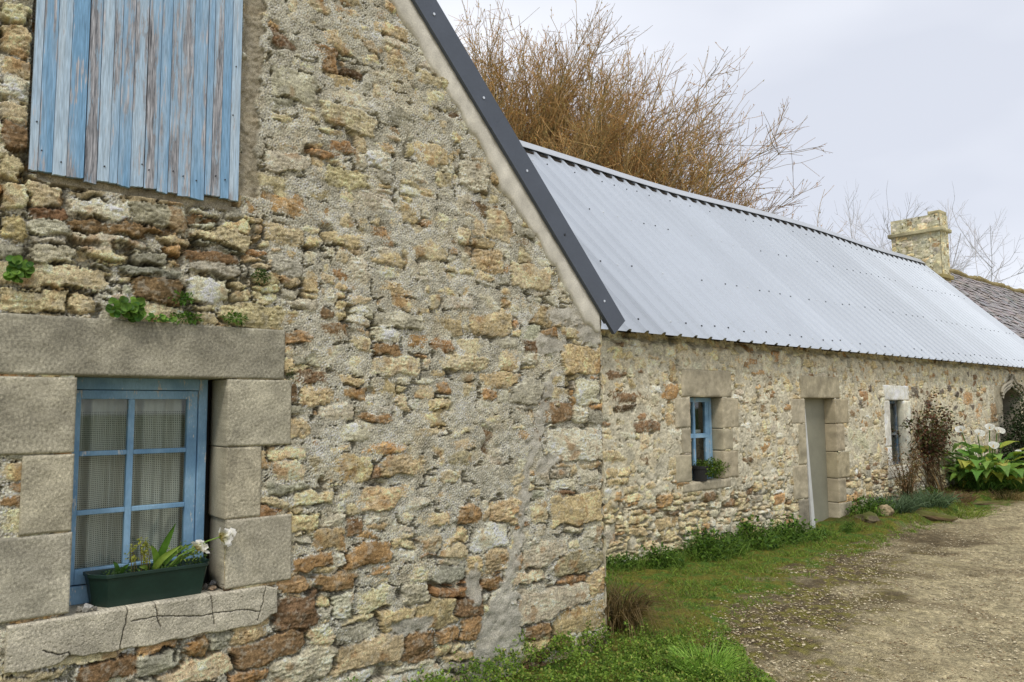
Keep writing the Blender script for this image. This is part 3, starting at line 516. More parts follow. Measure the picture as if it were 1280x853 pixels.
S, Z, Hh, C, SM, E_ = rubble(.1, 18.9, -.5, 2.62, .0095, 21, size=lambda s, z: (.38, .08) if z < .62 else (.36, .105), weights=[.42, .20, .22, .06, .04, .06, 0] ,
    smear=lambda s, z: .18 + .50 * ss(.35, .75, z) + 0 * s, dry=lambda s, z: .05 + .62 * ss(.75, .45, z) + .30 * ss(2.2, 2.42, z) + 0 * s, mort_col=(204, 196, 172), gap=.006, relief=1.15,
    forced=RND + ['5.05,2.20,.34,.13,R', '2.9,1.40,.50,.14,B', '2.5,1.72,.40,.11,B', '3.32,1.80,.30,.18,R', '3.4,.95,.3,.16,T', '6.0,1.6,.3,.1,R', '10.35,1.83,.30,.22,D', '10.9,1.62,.26,.16,D', '12.2,1.55,.3,.22,D', '12.6,1.9,.24,.12,D',
            '8.9,1.72,.2,.14,D', '8.55,1.9,.16,.12,D', '8.35,1.72,.3,.26,R', '12.9,1.75,.5,.25,R', '13.4,1.5,.5,.3,R', '14.3,1.45,.3,.4,B', '8.2,1.05,.9,.42,P', '11.6,1.2,.6,.35,P', '5.7,.35,.3,.12,R', '3.2,.55,.26,.14,R'])
SX, ZX = np.meshgrid(S, Z); Hh = np.maximum(Hh, -.06) - .075 * ss(2.33, 2.42, ZX + .02 * fld(ZX.shape, .0095, .1, .6, 1.2, seed=220)); mask = np.ones(SX.shape, bool)
for (a, b, c, d) in OP: mask &= ~((SX > a - .012) & (SX < b + .012) & (ZX > c - .012) & (ZX < d + .012))
# arched doorway outline (pointed ogee head)
AU0, AU1, ASP, AAP = 14.90, 16.10, 1.72, 2.03
def arch_top(u):
    k = np.clip((u - AU0) / (AU1 - AU0), 0, 1); q = np.minimum(k, 1 - k) * 2
    return ASP + (AAP - ASP) * (.72 * np.sqrt(np.clip(1 - (1 - q) ** 2, 0, 1)) + .28 * q ** 5)
mask &= ~((SX > AU0) & (SX < AU1) & (ZX < arch_top(SX)))
ext = ss(.015, 0, np.abs(SX - 18.9)); mask &= ZX < 2.565
LB = [('lintel', 3.545, 4.60, 1.728, 2.068, (178, 168, 144)), ('window_sill', 3.52, 4.52, .590, .704, (180, 170, 146)),
      ('jamb_stone', 3.42, 3.708, 1.36, 1.722, (184, 174, 150)), ('jamb_stone', 3.52, 3.708, 1.05, 1.352, (182, 172, 148)), ('jamb_stone', 3.38, 3.708, .71, 1.042, (182, 172, 146)),
      ('jamb_stone', 4.375, 4.74, 1.335, 1.722, (184, 173, 147)), ('jamb_stone', 4.375, 4.60, 1.06, 1.328, (182, 172, 146)), ('jamb_stone', 4.375, 4.70, .712, 1.052, (180, 168, 142)),
      ('lintel', 6.33, 7.52, 1.724, 2.055, (176, 166, 140)),
      ('jamb_stone', 6.07, 6.449, 1.36, 1.716, (184, 174, 150)), ('jamb_stone', 6.22, 6.449, .78, 1.352, (178, 168, 142)), ('jamb_stone', 6.05, 6.449, .30, .772, (184, 173, 147)), ('jamb_stone', 6.16, 6.449, -.38, .292, (150, 142, 124)),
      ('jamb_stone', 7.35, 7.78, 1.34, 1.716, (178, 166, 138)), ('jamb_stone', 7.35, 7.62, .92, 1.332, (180, 167, 140)), ('jamb_stone', 7.35, 7.74, .52, .912, (178, 166, 136)), ('jamb_stone', 7.35, 7.60, .16, .512, (176, 164, 138)), ('jamb_stone', 7.35, 7.76, -.38, .152, (180, 170, 146)),
      ('lintel', 9.06, 10.05, 1.698, 1.955, (236, 233, 220)), ('jamb_stone', 9.05, 9.271, .93, 1.690, (230, 226, 213)), ('jamb_stone', 9.10, 9.271, .60, .922, (226, 222, 208)), ('jamb_stone', 9.826, 10.10, 1.25, 1.690, (236, 230, 208)), ('jamb_stone', 9.826, 10.06, .60, 1.242, (230, 224, 204)), ('window_sill', 9.08, 10.02, .40, .596, (214, 208, 190)),
      ('jamb_stone', 14.42, 14.893, 1.40, 2.02, (182, 172, 146)), ('jamb_stone', 14.55, 14.893, .62, 1.392, (186, 178, 156)), ('jamb_stone', 14.40, 14.893, -.2, .612, (176, 166, 140)),
      ('jamb_stone', 16.107, 16.55, .62, 1.70, (182, 172, 146)), ('jamb_stone', 16.107, 16.45, -.2, .612, (178, 168, 142))]
for (_, a, b, c, d, _c) in LB: Hh = np.where((SX > a + .01) & (SX < b - .01) & (ZX > c + .01) & (ZX < d - .01), -.05, Hh)
grid_mesh('front_wall', S, Z, Hh, C, lon, mask, M_wall_far, barn)
for i, (nm, a, b, c, d, cc) in enumerate(LB):
    dp = .20 if a < 6 else .36 if a < 9 else .114 if a < 14 else .55
    dressed(nm, a, b, c, d, dp, lon, barn, np.array(lin(*cc)), 300 + i * 11, proud=.006, res=.014, nick=1.5)
# carved ogee head: stacked mouldings following the arch
us = np.linspace(AU0 - .0, AU1, 40)
for j, (off, pr, rd) in enumerate(((.03, .03, .035), (.11, .055, .035), (.19, .075, .03))):
    q = MB(); ux = AU0 - off + (AU1 - AU0 + 2 * off) * np.linspace(0, 1, 40); zz = arch_top(AU0 + (AU1 - AU0) * np.linspace(0, 1, 40)) + off * (.8 + .5 * np.exp(-((ux - 15.5) / .12) ** 2)); zz[0] -= .0
    zz = np.minimum(zz, 2.40)
    q.tube(lon(ux, np.full(40, pr - .02), zz), np.full(40, rd), 8, (.42, .38, .29)); q.build('arch_moulding', M_granite, barn, smooth=True)
# deep reveal of the arch and its old door
q = MB(); ua = np.linspace(AU0, AU1, 30); top = arch_top(ua)
outl = np.vstack([[(AU0, -.2)], np.stack([ua, top], 1), [(AU1, -.2)]]); n = len(outl)
V = np.vstack([lon(outl[:, 0], np.full(n, .0), outl[:, 1]), lon(outl[:, 0], np.full(n, -.55), outl[:, 1])]); F = [[i, i + 1, n + i + 1, n + i] for i in range(n - 1)]
q.add(V, F, (.36, .33, .25)); q.build('arch_reveal', M_granite, barn)
q = MB(); q.box(AU0, AU1, .50, .545, -.2, 2.05, fr=lfr); ad = q.build('plank_door', M_darkwood, barn)
q = MB()
for k in range(5): q.box(AU0 + .06 + k * .24, AU0 + .08 + k * .24, .485, .4995, -.1, 1.7, fr=lfr)
q.build('cover_strip', M_darkwood, ad)
# window 1
def small_window(u0, u1, z0, z1, back, fw, mull, m=M_bluewood):
    w = MB(); w.box(u0, u0 + fw, back, back + .05, z0, z1, fr=lfr); w.box(u1 - fw, u1, back, back + .05, z0, z1, fr=lfr)
    w.box(u0 + fw + .001, u1 - fw - .001, back, back + .05, z1 - fw, z1, fr=lfr); w.box(u0 + fw + .001, u1 - fw - .001, back, back + .05, z0, z0 + fw, fr=lfr)
    for (a, b, c, d) in mull: w.box(a, b, back + .006, back + .045, c, d, fr=lfr)
    o = w.build('window', m, barn, bevel=.003)
    g = MB(); g.box(u0 + .02, u1 - .02, back + .022, back + .026, z0 + .02, z1 - .02, fr=lfr); g.build('pane', M_glass, o)
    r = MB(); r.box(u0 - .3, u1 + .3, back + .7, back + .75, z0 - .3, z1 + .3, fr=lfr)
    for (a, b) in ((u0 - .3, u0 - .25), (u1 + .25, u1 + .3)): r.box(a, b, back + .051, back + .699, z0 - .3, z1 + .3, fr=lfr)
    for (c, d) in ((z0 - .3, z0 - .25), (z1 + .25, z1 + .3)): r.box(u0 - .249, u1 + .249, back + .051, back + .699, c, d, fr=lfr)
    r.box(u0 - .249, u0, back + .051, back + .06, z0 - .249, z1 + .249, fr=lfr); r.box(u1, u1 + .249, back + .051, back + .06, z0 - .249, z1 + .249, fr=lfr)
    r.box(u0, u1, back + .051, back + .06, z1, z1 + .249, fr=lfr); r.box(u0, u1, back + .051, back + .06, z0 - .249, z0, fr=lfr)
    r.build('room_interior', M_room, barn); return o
w1 = small_window(3.70, 4.375, .704, 1.724, .16, .055, [(3.756, 4.319, 1.22, 1.275), (3.99, 4.03, .76, 1.219), (3.99, 4.03, 1.276, 1.668), (4.245, 4.318, .76, 1.219), (4.245, 4.318, 1.276, 1.668)])
q = MB()
for (a, b) in ((4.05, 4.24),):
    pts = np.array([(4.03, .32, 1.30), (4.10, .30, 1.33), (4.20, .30, 1.42)])
q.box(4.04, 4.24, .24, .245, 1.28, 1.32, fr=lfr); q.build('curtain_hem', M_white, w1)
w3 = small_window(9.27, 9.825, .60, 1.695, .115, .05, [(9.321, 9.774, 1.10, 1.14), (9.53, 9.56, .651, 1.099), (9.53, 9.56, 1.141, 1.644)], m=paintmat('slate_blue_paint', (lin(70, 92, 110), lin(92, 116, 134)), (lin(110, 110, 108), lin(150, 150, 146)), 1.02, (1, 1, .2)))
# door and the white board in its opening
q = MB(); q.box(6.44, 7.35, .17, .215, -.38, 1.722, fr=lfr); dr = q.build('door', M_gray_door, barn, bevel=.004)
q = MB(); P = np.array([(6.47, -.03, -.24), (6.57, -.03, -.27), (6.57, .0, -.27), (6.47, .0, -.24), (6.455, .02, 1.70), (6.480, .02, 1.70), (6.480, .05, 1.70), (6.455, .05, 1.70)]); q.hexa(lfr(P)); q.build('door_board', M_white, barn, bevel=.003)
q = MB(); q.box(6.44, 7.36, -.03, .36, -.42, -.30, fr=lfr); q.build('threshold', M_cement, barn)
# side, rear walls
def lw(u, b): p = lon(np.array(u), np.array(-b), np.array(0.)); return (p[0], p[1])
simple_wall('gable_wall', lw(.1, 6.0), lw(.1, 0), -.5, 5.6, 41, barn, (-1, 0), res=.035, cap=lambda s: 2.55 + (3.0 - np.abs(s - 3.0)) * 1.02)
simple_wall('rear_wall', lw(18.9, 6.0), lw(.1, 6.0), -.5, 2.6, 42, barn, (0, 1), res=.04)
simple_wall('gable_wall', lw(18.9, 0.05), lw(18.9, 6.0), -.5, 5.6, 43, barn, (1, 0), res=.04, cap=lambda s: 2.5 + (3.0 - np.abs(s - 3.0)) * 1.02)
q = MB(); q.box(.1, 18.9, .08, .30, 2.455, 2.515, fr=lfr); q.build('wall_plate', M_darkwood, barn)
# metal roof: trapezoid ribs at 250 mm, gently uneven ridge
RU0, RU1, PER = .0, 18.86, .30
def sag(u): return -.055 * np.exp(-((u - 7.0) / 2.2) ** 2) + .05 * np.exp(-((u - 12.2) / 2.6) ** 2) - .02 * np.exp(-((u - 16) / 1.5) ** 2)
def ridge_z(u): return 5.655 + sag(u)
us = []; hs = []
k = 0
while RU0 + k * PER < RU1:
    b = RU0 + k * PER
    for (d, h) in ((0, 0), (.212, 0), (.230, .036), (.268, .036), (.288, 0)):
        if b + d <= RU1: us.append(b + d); hs.append(h)
    k += 1
us = np.array(us); hs = np.array(hs); NR = 22
pn = np.array([-(5.655 - 2.44), 3.15]); pn = pn / np.linalg.norm(pn)   # (back, up) normal of the front slope
def roof_pt(u, t, h):    # t 0 eave .. 1 ridge
    b = -.21 + 3.21 * t; z = 2.427 + (ridge_z(u) - 2.427) * t + .012 * np.sin(u * 1.9 + 1) * t * (1 - t) * 2 - .018 * np.sin(math.pi * t)
    return lon(u, -(b + pn[0] * h), z + pn[1] * h)
tone = np.random.default_rng(6).normal(0, .05, 40)
def sheet_tone(u): return np.clip(np.exp(tone[(np.asarray(u) / 1.0).astype(int) % 40]), .86, 1.12)[:, None] * GALV
q = MB(); rows = [roof_pt(us, np.full(len(us), t), hs + (.0 if t < .5 else .0)) for t in np.linspace(0, 1, NR)]
V = np.vstack(rows); nu = len(us); idx = np.arange(NR * nu).reshape(NR, nu); q.add(V, np.stack([idx[:-1, :-1], idx[:-1, 1:], idx[1:, 1:], idx[1:, :-1]], -1).reshape(-1, 4), np.tile(sheet_tone(us), (NR, 1)))
rows = []
for t in np.linspace(0, 1, 6): rows.append(lon(us, -(6.15 - 3.15 * t + -pn[0] * 0), 2.44 + (ridge_z(us) - 2.44) * t + hs * .7))
V = np.vstack(rows); idx = np.arange(6 * nu).reshape(6, nu); q.add(V, np.stack([idx[:-1, 1:], idx[:-1, :-1], idx[1:, :-1], idx[1:, 1:]], -1).reshape(-1, 4), GALV)
roof = q.build('metal_roof', M_galv, barn, solid=.003)
# ridge cap
q = MB(); uc = np.linspace(3.0, RU1 - .02, 60); uc = np.concatenate([[.05], uc]); rc = ridge_z(uc)
pts = [(-.15, -.15 * 1.02 + .088), (-.14, -.14 * 1.02 + .096), (0, .092), (.14, -.14 * 1.02 + .096), (.15, -.15 * 1.02 + .088)]
rows = [lon(uc, np.full(len(uc), -(3.0 + b)), rc + dz) for b, dz in pts]
V = np.vstack(rows); n = len(uc); idx = np.arange(5 * n).reshape(5, n); q.add(V, np.stack([idx[:-1, :-1], idx[:-1, 1:], idx[1:, 1:], idx[1:, :-1]], -1).reshape(-1, 4)); q.build('ridge_cap', M_cap, roof, solid=.004)
q = MB(); ub = np.linspace(.1, 18.8, 60)  # added blocker under the ridge, stops light leaking through below the cap
for a_, b_ in zip(ub[:-1], ub[1:]):
    za = float(ridge_z((a_ + b_) / 2)); q.box(a_, b_ - .001, 2.86, 3.14, za - .40, za - .105, fr=lfr)
q.build('ridge_light_block', M_darkwood, barn)
q = MB()  # upright strip added to keep the gap beneath the cap dark
for a_, b_ in zip(ub[:-1], ub[1:]):
    za = float(ridge_z((a_ + b_) / 2)); q.box(a_, b_ - .001, 2.985, 3.015, za - .10, za + .07, fr=lfr)
q.build('cap_light_block', M_darkwood, roof)
# fixing screws on the ribs
cnt = 0; rest = MB(); rr = random.Random(9)
srow = [.045, .30, .62, .88]
sp_ = []
for k in range(8, int((RU1 - RU0) / PER)):
    for t in srow:
        if rr.random() < .12: continue
        sp_.append((RU0 + k * PER + .249, t + rr.uniform(-.006, .006)))
sp_.sort(key=lambda a: a[0])
for (u, t) in sp_:
    c = roof_pt(np.array(u), np.array(t), np.array(.036)); d = LU * 0 - LN * (-pn[0]) + np.array([0, 0, pn[1]]); d = -LN * -pn[0] * 1 + np.array([0, 0, pn[1]]); d = LN * pn[0] + np.array([0, 0, pn[1]])
    mbx = rest if cnt >= 100 else MB(); mbx.tube([c - d * .004, c + d * .008, c + d * .016], [.012, .012, .006], 7)
    if cnt < 100: mbx.build('screw', M_screw if rr.random() < .6 else M_bright_screw, roof)
    cnt += 1
o = rest.build('screw_row', M_screw, roof); o['kind'] = 'stuff'
# dark under-battens between wall head and sheet
q = MB(); q.box(.1, 18.9, .09, .13, 2.517, 2.600, fr=lfr); q.build('eave_batten', M_darkwood, barn)

# ------------------------------------------------------------------ slate roofed house at the far end
far = thing('slate_roofed_house', 'far stone house with grey slate roof and lichened stone chimney', 'house', tuple(lon(np.array(24.), np.array(-3.), np.array(0.))))
s, z, h, c, _, _ = rubble(18.92, 30, -.5, 2.5, .03, 51, size=lambda s, z: (.3, .12)); grid_mesh('front_wall', s, z, h, c, lon, np.ones(h.shape, bool), M_wall_far, far)
simple_wall('gable_wall', lw(30, 0), lw(30, 6.0), -.5, 5.6, 52, far, (1, 0), res=.05, cap=lambda s: 2.45 + (3.0 - np.abs(s - 3.0)) * 1.0)
simple_wall('rear_wall', lw(30, 6.0), lw(18.92, 6.0), -.5, 2.5, 53, far, (0, 1), res=.05)
q = MB(); rr = np.random.default_rng(8); rows_n = 26
for side in (0, 1):
    for j in range(rows_n):
        t0, t1 = j / rows_n, (j + 1.25) / rows_n
        u = 18.72 + rr.uniform(0, .2)
        while u < 30.2:
            w_ = rr.uniform(.20, .30); dz = rr.normal(0, .006); P = []
            tilt = rr.normal(0, .007)
            g = rr.uniform(.8, 1.2); cc = np.array(lin(156, 149, 146)) * g * np.array([1 + rr.normal(0, .05), 1, 1 + rr.normal(0, .05)])
            for (a, t, hh) in ((u, t0, .03), (u + w_ - .008, t0, .03), (u + w_ - .008, min(t1, 1), .008), (u, min(t1, 1), .008), (u, t0, .038), (u + w_ - .008, t0, .038), (u + w_ - .008, min(t1, 1), .016), (u, min(t1, 1), .016)):
                t = t + dz * (t == t0); b = -.15 + 3.15 * t; zz = 2.38 + (5.60 - 2.38) * t
                bb = b + pn[0] * (hh + tilt); z2 = zz + pn[1] * (hh + tilt)
                if side: bb = 6.0 - bb
                P.append((a, bb, z2))
            q.hexa(lfr(np.array(P)), np.clip(cc, .02, .5)); u += w_
q.build('slate_roof', M_slate, far)
q = MB(); uu = np.linspace(18.8, 30.2, 140); yy = rng.normal(0, .015, 140); q.tube(lon(uu, np.full(140, -3.0) + yy, 5.64 + .03 * np.sin(uu * 3) + rng.normal(0, .012, 140)), np.full(140, .085), 8, np.array(lin(150, 136, 96))); q.build('ridge_capping', M_granite, far, smooth=False)
# chimney
CU0, CU1, CB0, CB1 = 18.95, 19.52, 2.47, 3.80
def chface(name, P0, P1, out, z0, z1, seed, parent):
    L = np.linalg.norm(np.array(P1) - np.array(P0)); d = (np.array(P1) - np.array(P0)) / L
    s, z, h, c, _, _ = rubble(0, L, z0, z1, .02, seed, size=lambda s, z: (.28, .16), mort_col=(170, 166, 140), weights=[.2, .15, .15, 0, .08, .42, 0], smear=lambda s, z: .55 + 0 * s * z)
    ny_, nx_ = h.shape; mo = ss(.3, 1.2, fld(h.shape, .02, .08, .7, 1.3, seed=seed + 60))[..., None]; c = c * 1.42 * (1 - .3 * mo) + .3 * mo * np.array(lin(178, 170, 112))
    h = h.copy(); h[:, 0] = h[:, -1] = 0; o = np.array(out)
    tw = lambda a, hh, zz: np.stack([P0[0] + d[0] * a + o[0] * hh, P0[1] + d[1] * a + o[1] * hh, zz], -1)
    return s, z, h, c, tw
q = MB(); cc = [lw(CU0, CB1), lw(CU0, CB0), lw(CU1, CB0), lw(CU1, CB1)]; outs = [tuple(-LU[:2]), tuple(-LN[:2]), tuple(LU[:2]), tuple(LN[:2])]
for k in range(4):
    s, z, h, c, tw = chface('c', cc[k], cc[(k + 1) % 4], outs[k], 4.6, 7.0, 61 + k, far); SSx, ZZx = np.meshgrid(s, z); ny_, nx_ = h.shape
    idx = np.arange(ny_ * nx_).reshape(ny_, nx_); q.add(tw(SSx.ravel(), h.ravel(), ZZx.ravel()), np.stack([idx[:-1, :-1], idx[:-1, 1:], idx[1:, 1:], idx[1:, :-1]], -1).reshape(-1, 4), c.reshape(-1, 3))
q.box(CU0 + .02, CU1 - .02, CB0 + .02, CB1 - .02, 6.9, 6.985, (.2, .2, .15), fr=lfr)
ch = q.build('chimney', M_wall_far, far)
dressed('chimney_ledge', -.08, CU1 - CU0 + .08, 6.50, 6.60, 1.49, lambda s, h, z: lon(CU0 + s, h - CB0 + .08, z), ch, np.array(lin(196, 188, 150)), 601, res=.02, nick=2)
dressed('chimney_top_stone', CB0 + .0, CB0 + .32, 7.0, 7.10, .5, lambda s, h, z: lon(CU0 + .03 - h, -s, z), ch, np.array(lin(190, 180, 140)), 602, res=.02, nick=2)
q = MB(); q.box(18.88, 19.6, 2.40, 2.62, 5.15, 5.27, np.array(lin(168, 154, 104)), fr=lfr); q.build('chimney_flaunching', M_granite, ch, bevel=.02)
# ------------------------------------------------------------------ ground
def gz(x, y):
    b = np.interp(x, [-400, 3.4, 6, 10, 13, 16, 20, 60, 600], [0, 0, -.07, -.175, -.12, .0, .04, .2, 1.0])
    yw = L0[1] + (x - L0[0]) * math.tan(BR)
    bed = ss(10.6, 11.6, x) * ss(-.95, -.75, y - yw); return b + .12 * bed
EX = np.array([1.5, 3.9, 4.15, 4.35, 4.66, 5.1, 5.6, 6.2, 6.9, 7.6, 8.6, 9.6, 10.5, 11.6, 13.0, 15.2, 18, 22]); EY = np.array([2.3, 2.45, 2.75, 3.05, 3.30, 3.55, 3.82, 3.90, 4.20, 4.42, 4.55, 4.72, 4.86, 4.86, 4.80, 4.62, 4.6, 4.6])
xs = np.unique(np.concatenate([np.geomspace(2.2, 400, 26) * -1 + 2.2 * 1, np.arange(.0, 17.5, .03), 17.5 + np.geomspace(.05, 600, 34)]))
ys = np.unique(np.concatenate([-1.0 - np.geomspace(.05, 400, 30), np.arange(-1.0, 6.2, .03), 6.2 + np.geomspace(.05, 500, 30)]))
X, Y = np.meshgrid(xs, ys); zz = gz(X, Y)
iu, iv = np.clip(((X + 0) / .03).astype(int), 0, 599), np.clip(((Y + 1) / .03).astype(int), 0, 259)
def gf(l0, l1, b, s): return fld((260, 600), .03, l0, l1, b, seed=s)[iv, iu]
zz = zz + .008 * gf(.3, 2.0, 1.5, 201) + .004 * gf(.08, .3, 1.2, 202)
d = Y - np.interp(X, EX, EY)                                   # >0: towards the walls
d = d + .13 * gf(.25, 1.5, 1.4, 203) + .05 * gf(.08, .3, 1.0, 204)
g1 = gf(.4, 2.5, 1.5, 205); g2 = gf(.07, .5, 1.1, 206); g3 = gf(.06, .15, .5, 207)
dry_ = np.array(lin(178, 165, 130)); damp = np.array(lin(88, 75, 55)); moss = np.array(lin(130, 126, 54)); green = np.array(lin(84, 112, 44)); soil = np.array(lin(84, 66, 44))
w_d = np.maximum(ss(-1.3, -.2, d + .40 * g1 + .14 * g2) * ss(13.5, 10.5, X) * .9, .55 * ss(.7, 1.8, g1 + .3 * g2))[..., None]
Cg = dry_ * np.exp(.10 * g1 + .16 * g2 + .14 * g3)[..., None]; Cg = Cg * (1 - w_d) + w_d * damp * np.exp(.15 * g2)[..., None]
ms_ = (ss(.0, 1.1, g2 + .6 * g1) * ss(-1.5, -.2, d) * ss(11, 8, X))[..., None] * .75; Cg = Cg * (1 - ms_) + ms_ * moss * np.exp(.12 * g3)[..., None]
w_g = ss(-.06, .14, d)[..., None]; gg = (ss(-.6, .9, g2 + .4 * g1))[..., None]; Cg = Cg * (1 - w_g) + w_g * (green * gg + (moss * .8) * (1 - gg))
w_s = (ss(.35, .7, d) * ss(10.8, 11.6, X))[..., None]; Cg = Cg * (1 - w_s) + w_s * soil * np.exp(.2 * g2)[..., None]
farf = (ss(25, 45, np.hypot(X - 8, Y - 3)))[..., None]; Cg = Cg * (1 - farf) + farf * np.array(lin(84, 98, 48))
mg = bpy.data.materials.new('gravel_and_turf'); mg.use_nodes = True; t = mg.node_tree; p = t.nodes['Principled BSDF']; p.inputs['Roughness'].default_value = .95; p.inputs['Specular IOR Level'].default_value = .15
a = N(t, 'ShaderNodeAttribute', attribute_name='Col'); tc = N(t, 'ShaderNodeTexCoord'); vo = N(t, 'ShaderNodeTexVoronoi', i_Scale=115.0); v2 = N(t, 'ShaderNodeTexVoronoi', i_Scale=45.0); t.links.new(tc.outputs['Object'], vo.inputs['Vector']); t.links.new(tc.outputs['Object'], v2.inputs['Vector'])
sp = N(t, 'ShaderNodeSeparateColor'); t.links.new(vo.outputs['Color'], sp.inputs[0]); mr = N(t, 'ShaderNodeMapRange', i_3=.68, i_4=1.36); t.links.new(sp.outputs[0], mr.inputs[0])
sp2 = N(t, 'ShaderNodeSeparateColor'); t.links.new(v2.outputs['Color'], sp2.inputs[0]); mr2 = N(t, 'ShaderNodeMapRange', i_3=.8, i_4=1.2); t.links.new(sp2.outputs[0], mr2.inputs[0])
mm_ = N(t, 'ShaderNodeMath', operation='MULTIPLY'); t.links.new(mr.outputs[0], mm_.inputs[0]); t.links.new(mr2.outputs[0], mm_.inputs[1])
mu = N(t, 'ShaderNodeVectorMath', operation='SCALE'); t.links.new(a.outputs['Color'], mu.inputs[0]); t.links.new(mm_.outputs[0], mu.inputs['Scale']); t.links.new(mu.outputs[0], p.inputs['Base Color'])
b = N(t, 'ShaderNodeBump', i_Strength=1.0, i_Distance=.012); t.links.new(vo.outputs['Distance'], b.inputs['Height']); b.invert = True; t.links.new(b.outputs[0], p.inputs['Normal'])
idx = np.arange(len(xs) * len(ys)).reshape(len(ys), len(xs)); F = np.stack([idx[:-1, :-1], idx[:-1, 1:], idx[1:, 1:], idx[1:, :-1]], -1).reshape(-1, 4)
gr = mesh_np('ground', np.stack([X.ravel(), Y.ravel(), zz.ravel()], 1), F, mg, None, np.clip(Cg.reshape(-1, 3), .01, .7), smooth=True); struct(gr)
def edge_d(x, y): return y - np.interp(x, EX, EY)
def wall_y(x): return np.where(x < 3.93, GY, L0[1] + (x - L0[0]) * math.tan(BR))

# ------------------------------------------------------------------ plant helpers (vectorised)
def unit(v): return v / (np.linalg.norm(v, axis=-1, keepdims=True) + 1e-9)
def leaf_batch(P, D, L, W, col, fold=.12, droop=.15, up=None):
    n = len(P); D = unit(D); r = rng.standard_normal((n, 3)) * .35 + (np.array([0, 0, 1.0]) if up is None else up)
    sd = unit(np.cross(D, r)); nn = np.cross(sd, D); L = np.broadcast_to(L, n)[:, None]; W = np.broadcast_to(W, n)[:, None]
    m = P + D * L * .45 - nn * L * .0
    V = np.stack([P, m + sd * W / 2 + nn * W * fold, P + D * L - np.array([0, 0, 1.0]) * L * droop, m - sd * W / 2 + nn * W * fold], 1).reshape(-1, 3)
    k = np.arange(n)[:, None] * 4; F = np.concatenate([k + [0, 1, 2], k + [0, 2, 3]]); return V, F, np.repeat(col, 4, 0)
def blade_batch(P, D, L, W, col, droop=.4, tipcol=None):
    n = len(P); D = unit(D); L = np.broadcast_to(L, n)[:, None]; W = np.broadcast_to(W, n)[:, None]
    sd = unit(np.cross(D, rng.standard_normal((n, 3)))); h = D.copy(); h[:, 2] = 0; h = unit(h + 1e-4); Z1 = np.array([0, 0, 1.0]); dr = np.broadcast_to(droop, n)[:, None]
    pts = [P, P + D * L * .4 + h * L * dr * .08, P + D * L * .75 + (h * .25 - Z1 * .18) * L * dr, P + D * L + (h * .35 - Z1 * .55) * L * dr]
    V = np.stack([pts[0] - sd * W / 2, pts[0] + sd * W / 2, pts[1] - sd * W * .45, pts[1] + sd * W * .45, pts[2] - sd * W * .3, pts[2] + sd * W * .3, pts[3]], 1).reshape(-1, 3)
    k = np.arange(n)[:, None] * 7; F = np.concatenate([k + f for f in ([0, 1, 3], [0, 3, 2], [2, 3, 5], [2, 5, 4], [4, 5, 6])])
    C = np.repeat(col, 7, 0).reshape(n, 7, 3); 
    if tipcol is not None: C[:, 6] = tipcol; C[:, 4:6] = (C[:, 4:6] + tipcol) / 2
    return V, F, C.reshape(-1, 3)
def cols(n, a, b, j=.15): k = rng.random((n, 1)); return np.clip((np.array(lin(*a)) * (1 - k) + np.array(lin(*b)) * k) * np.exp(rng.normal(0, j, (n, 1))), .005, .9)
def sph(n, up=True):
    v = unit(rng.standard_normal((n, 3)))
    if up: v[:, 2] = np.abs(v[:, 2])
    return v
def put(name, parts, mt, parent=None, smooth=False):
    o = 0; Vs, Fs, Cs = [], [], []
    for V, F, C in parts: Vs.append(V); Fs.append(F + o); Cs.append(C); o += len(V)
    return mesh_np(name, np.vstack(Vs), np.vstack(Fs), mt, parent, np.vstack(Cs), smooth)
# pebbles lying on the track
n = 60000; x = 3.6 + 13.5 * rng.random(n) ** 1.5; y = -.6 + 5.6 * rng.random(n); k = edge_d(x, y) < .12 + .3 * rng.random(n) ** 4; x, y = x[k], y[k]; n = len(x)
B = np.array([(1, 0, 0), (0, 1, 0), (-1, 0, 0), (0, -1, 0), (0, 0, 1), (.7, .7, .55), (-.7, .7, .5), (-.7, -.7, .55), (.7, -.7, .5)]); BF = np.array([(0, 5, 4), (5, 1, 4), (1, 6, 4), (6, 2, 4), (2, 7, 4), (7, 3, 4), (3, 8, 4), (8, 0, 4)])
th = rng.random(n) * 6.28; sz = .004 + .009 * rng.random(n) ** 2.2; sq = rng.uniform(.6, 1.1, (n, 1)); V = B[None] * sz[:, None, None] * np.array([1, .75, .6]) * np.exp(rng.normal(0, .15, (n, 9, 1)))
c_, s_ = np.cos(th)[:, None], np.sin(th)[:, None]; V = np.stack([V[..., 0] * c_ - V[..., 1] * s_ + x[:, None], V[..., 0] * s_ + V[..., 1] * c_ + y[:, None], V[..., 2] + gz(x, y)[:, None] + .002], -1)
pc = cols(n, (150, 136, 106), (204, 192, 162), .16); dk = rng.random(n) < .32; pc[dk] = cols(dk.sum(), (108, 90, 64), (144, 124, 92))
o = mesh_np('gravel', V.reshape(-1, 3), (BF[None] + np.arange(n)[:, None, None] * 9).reshape(-1, 3), M_attr, None, np.repeat(pc, 9, 0)); tag(o, 'loose pale pebbles scattered over the brown gravel track', 'gravel', kind='stuff')
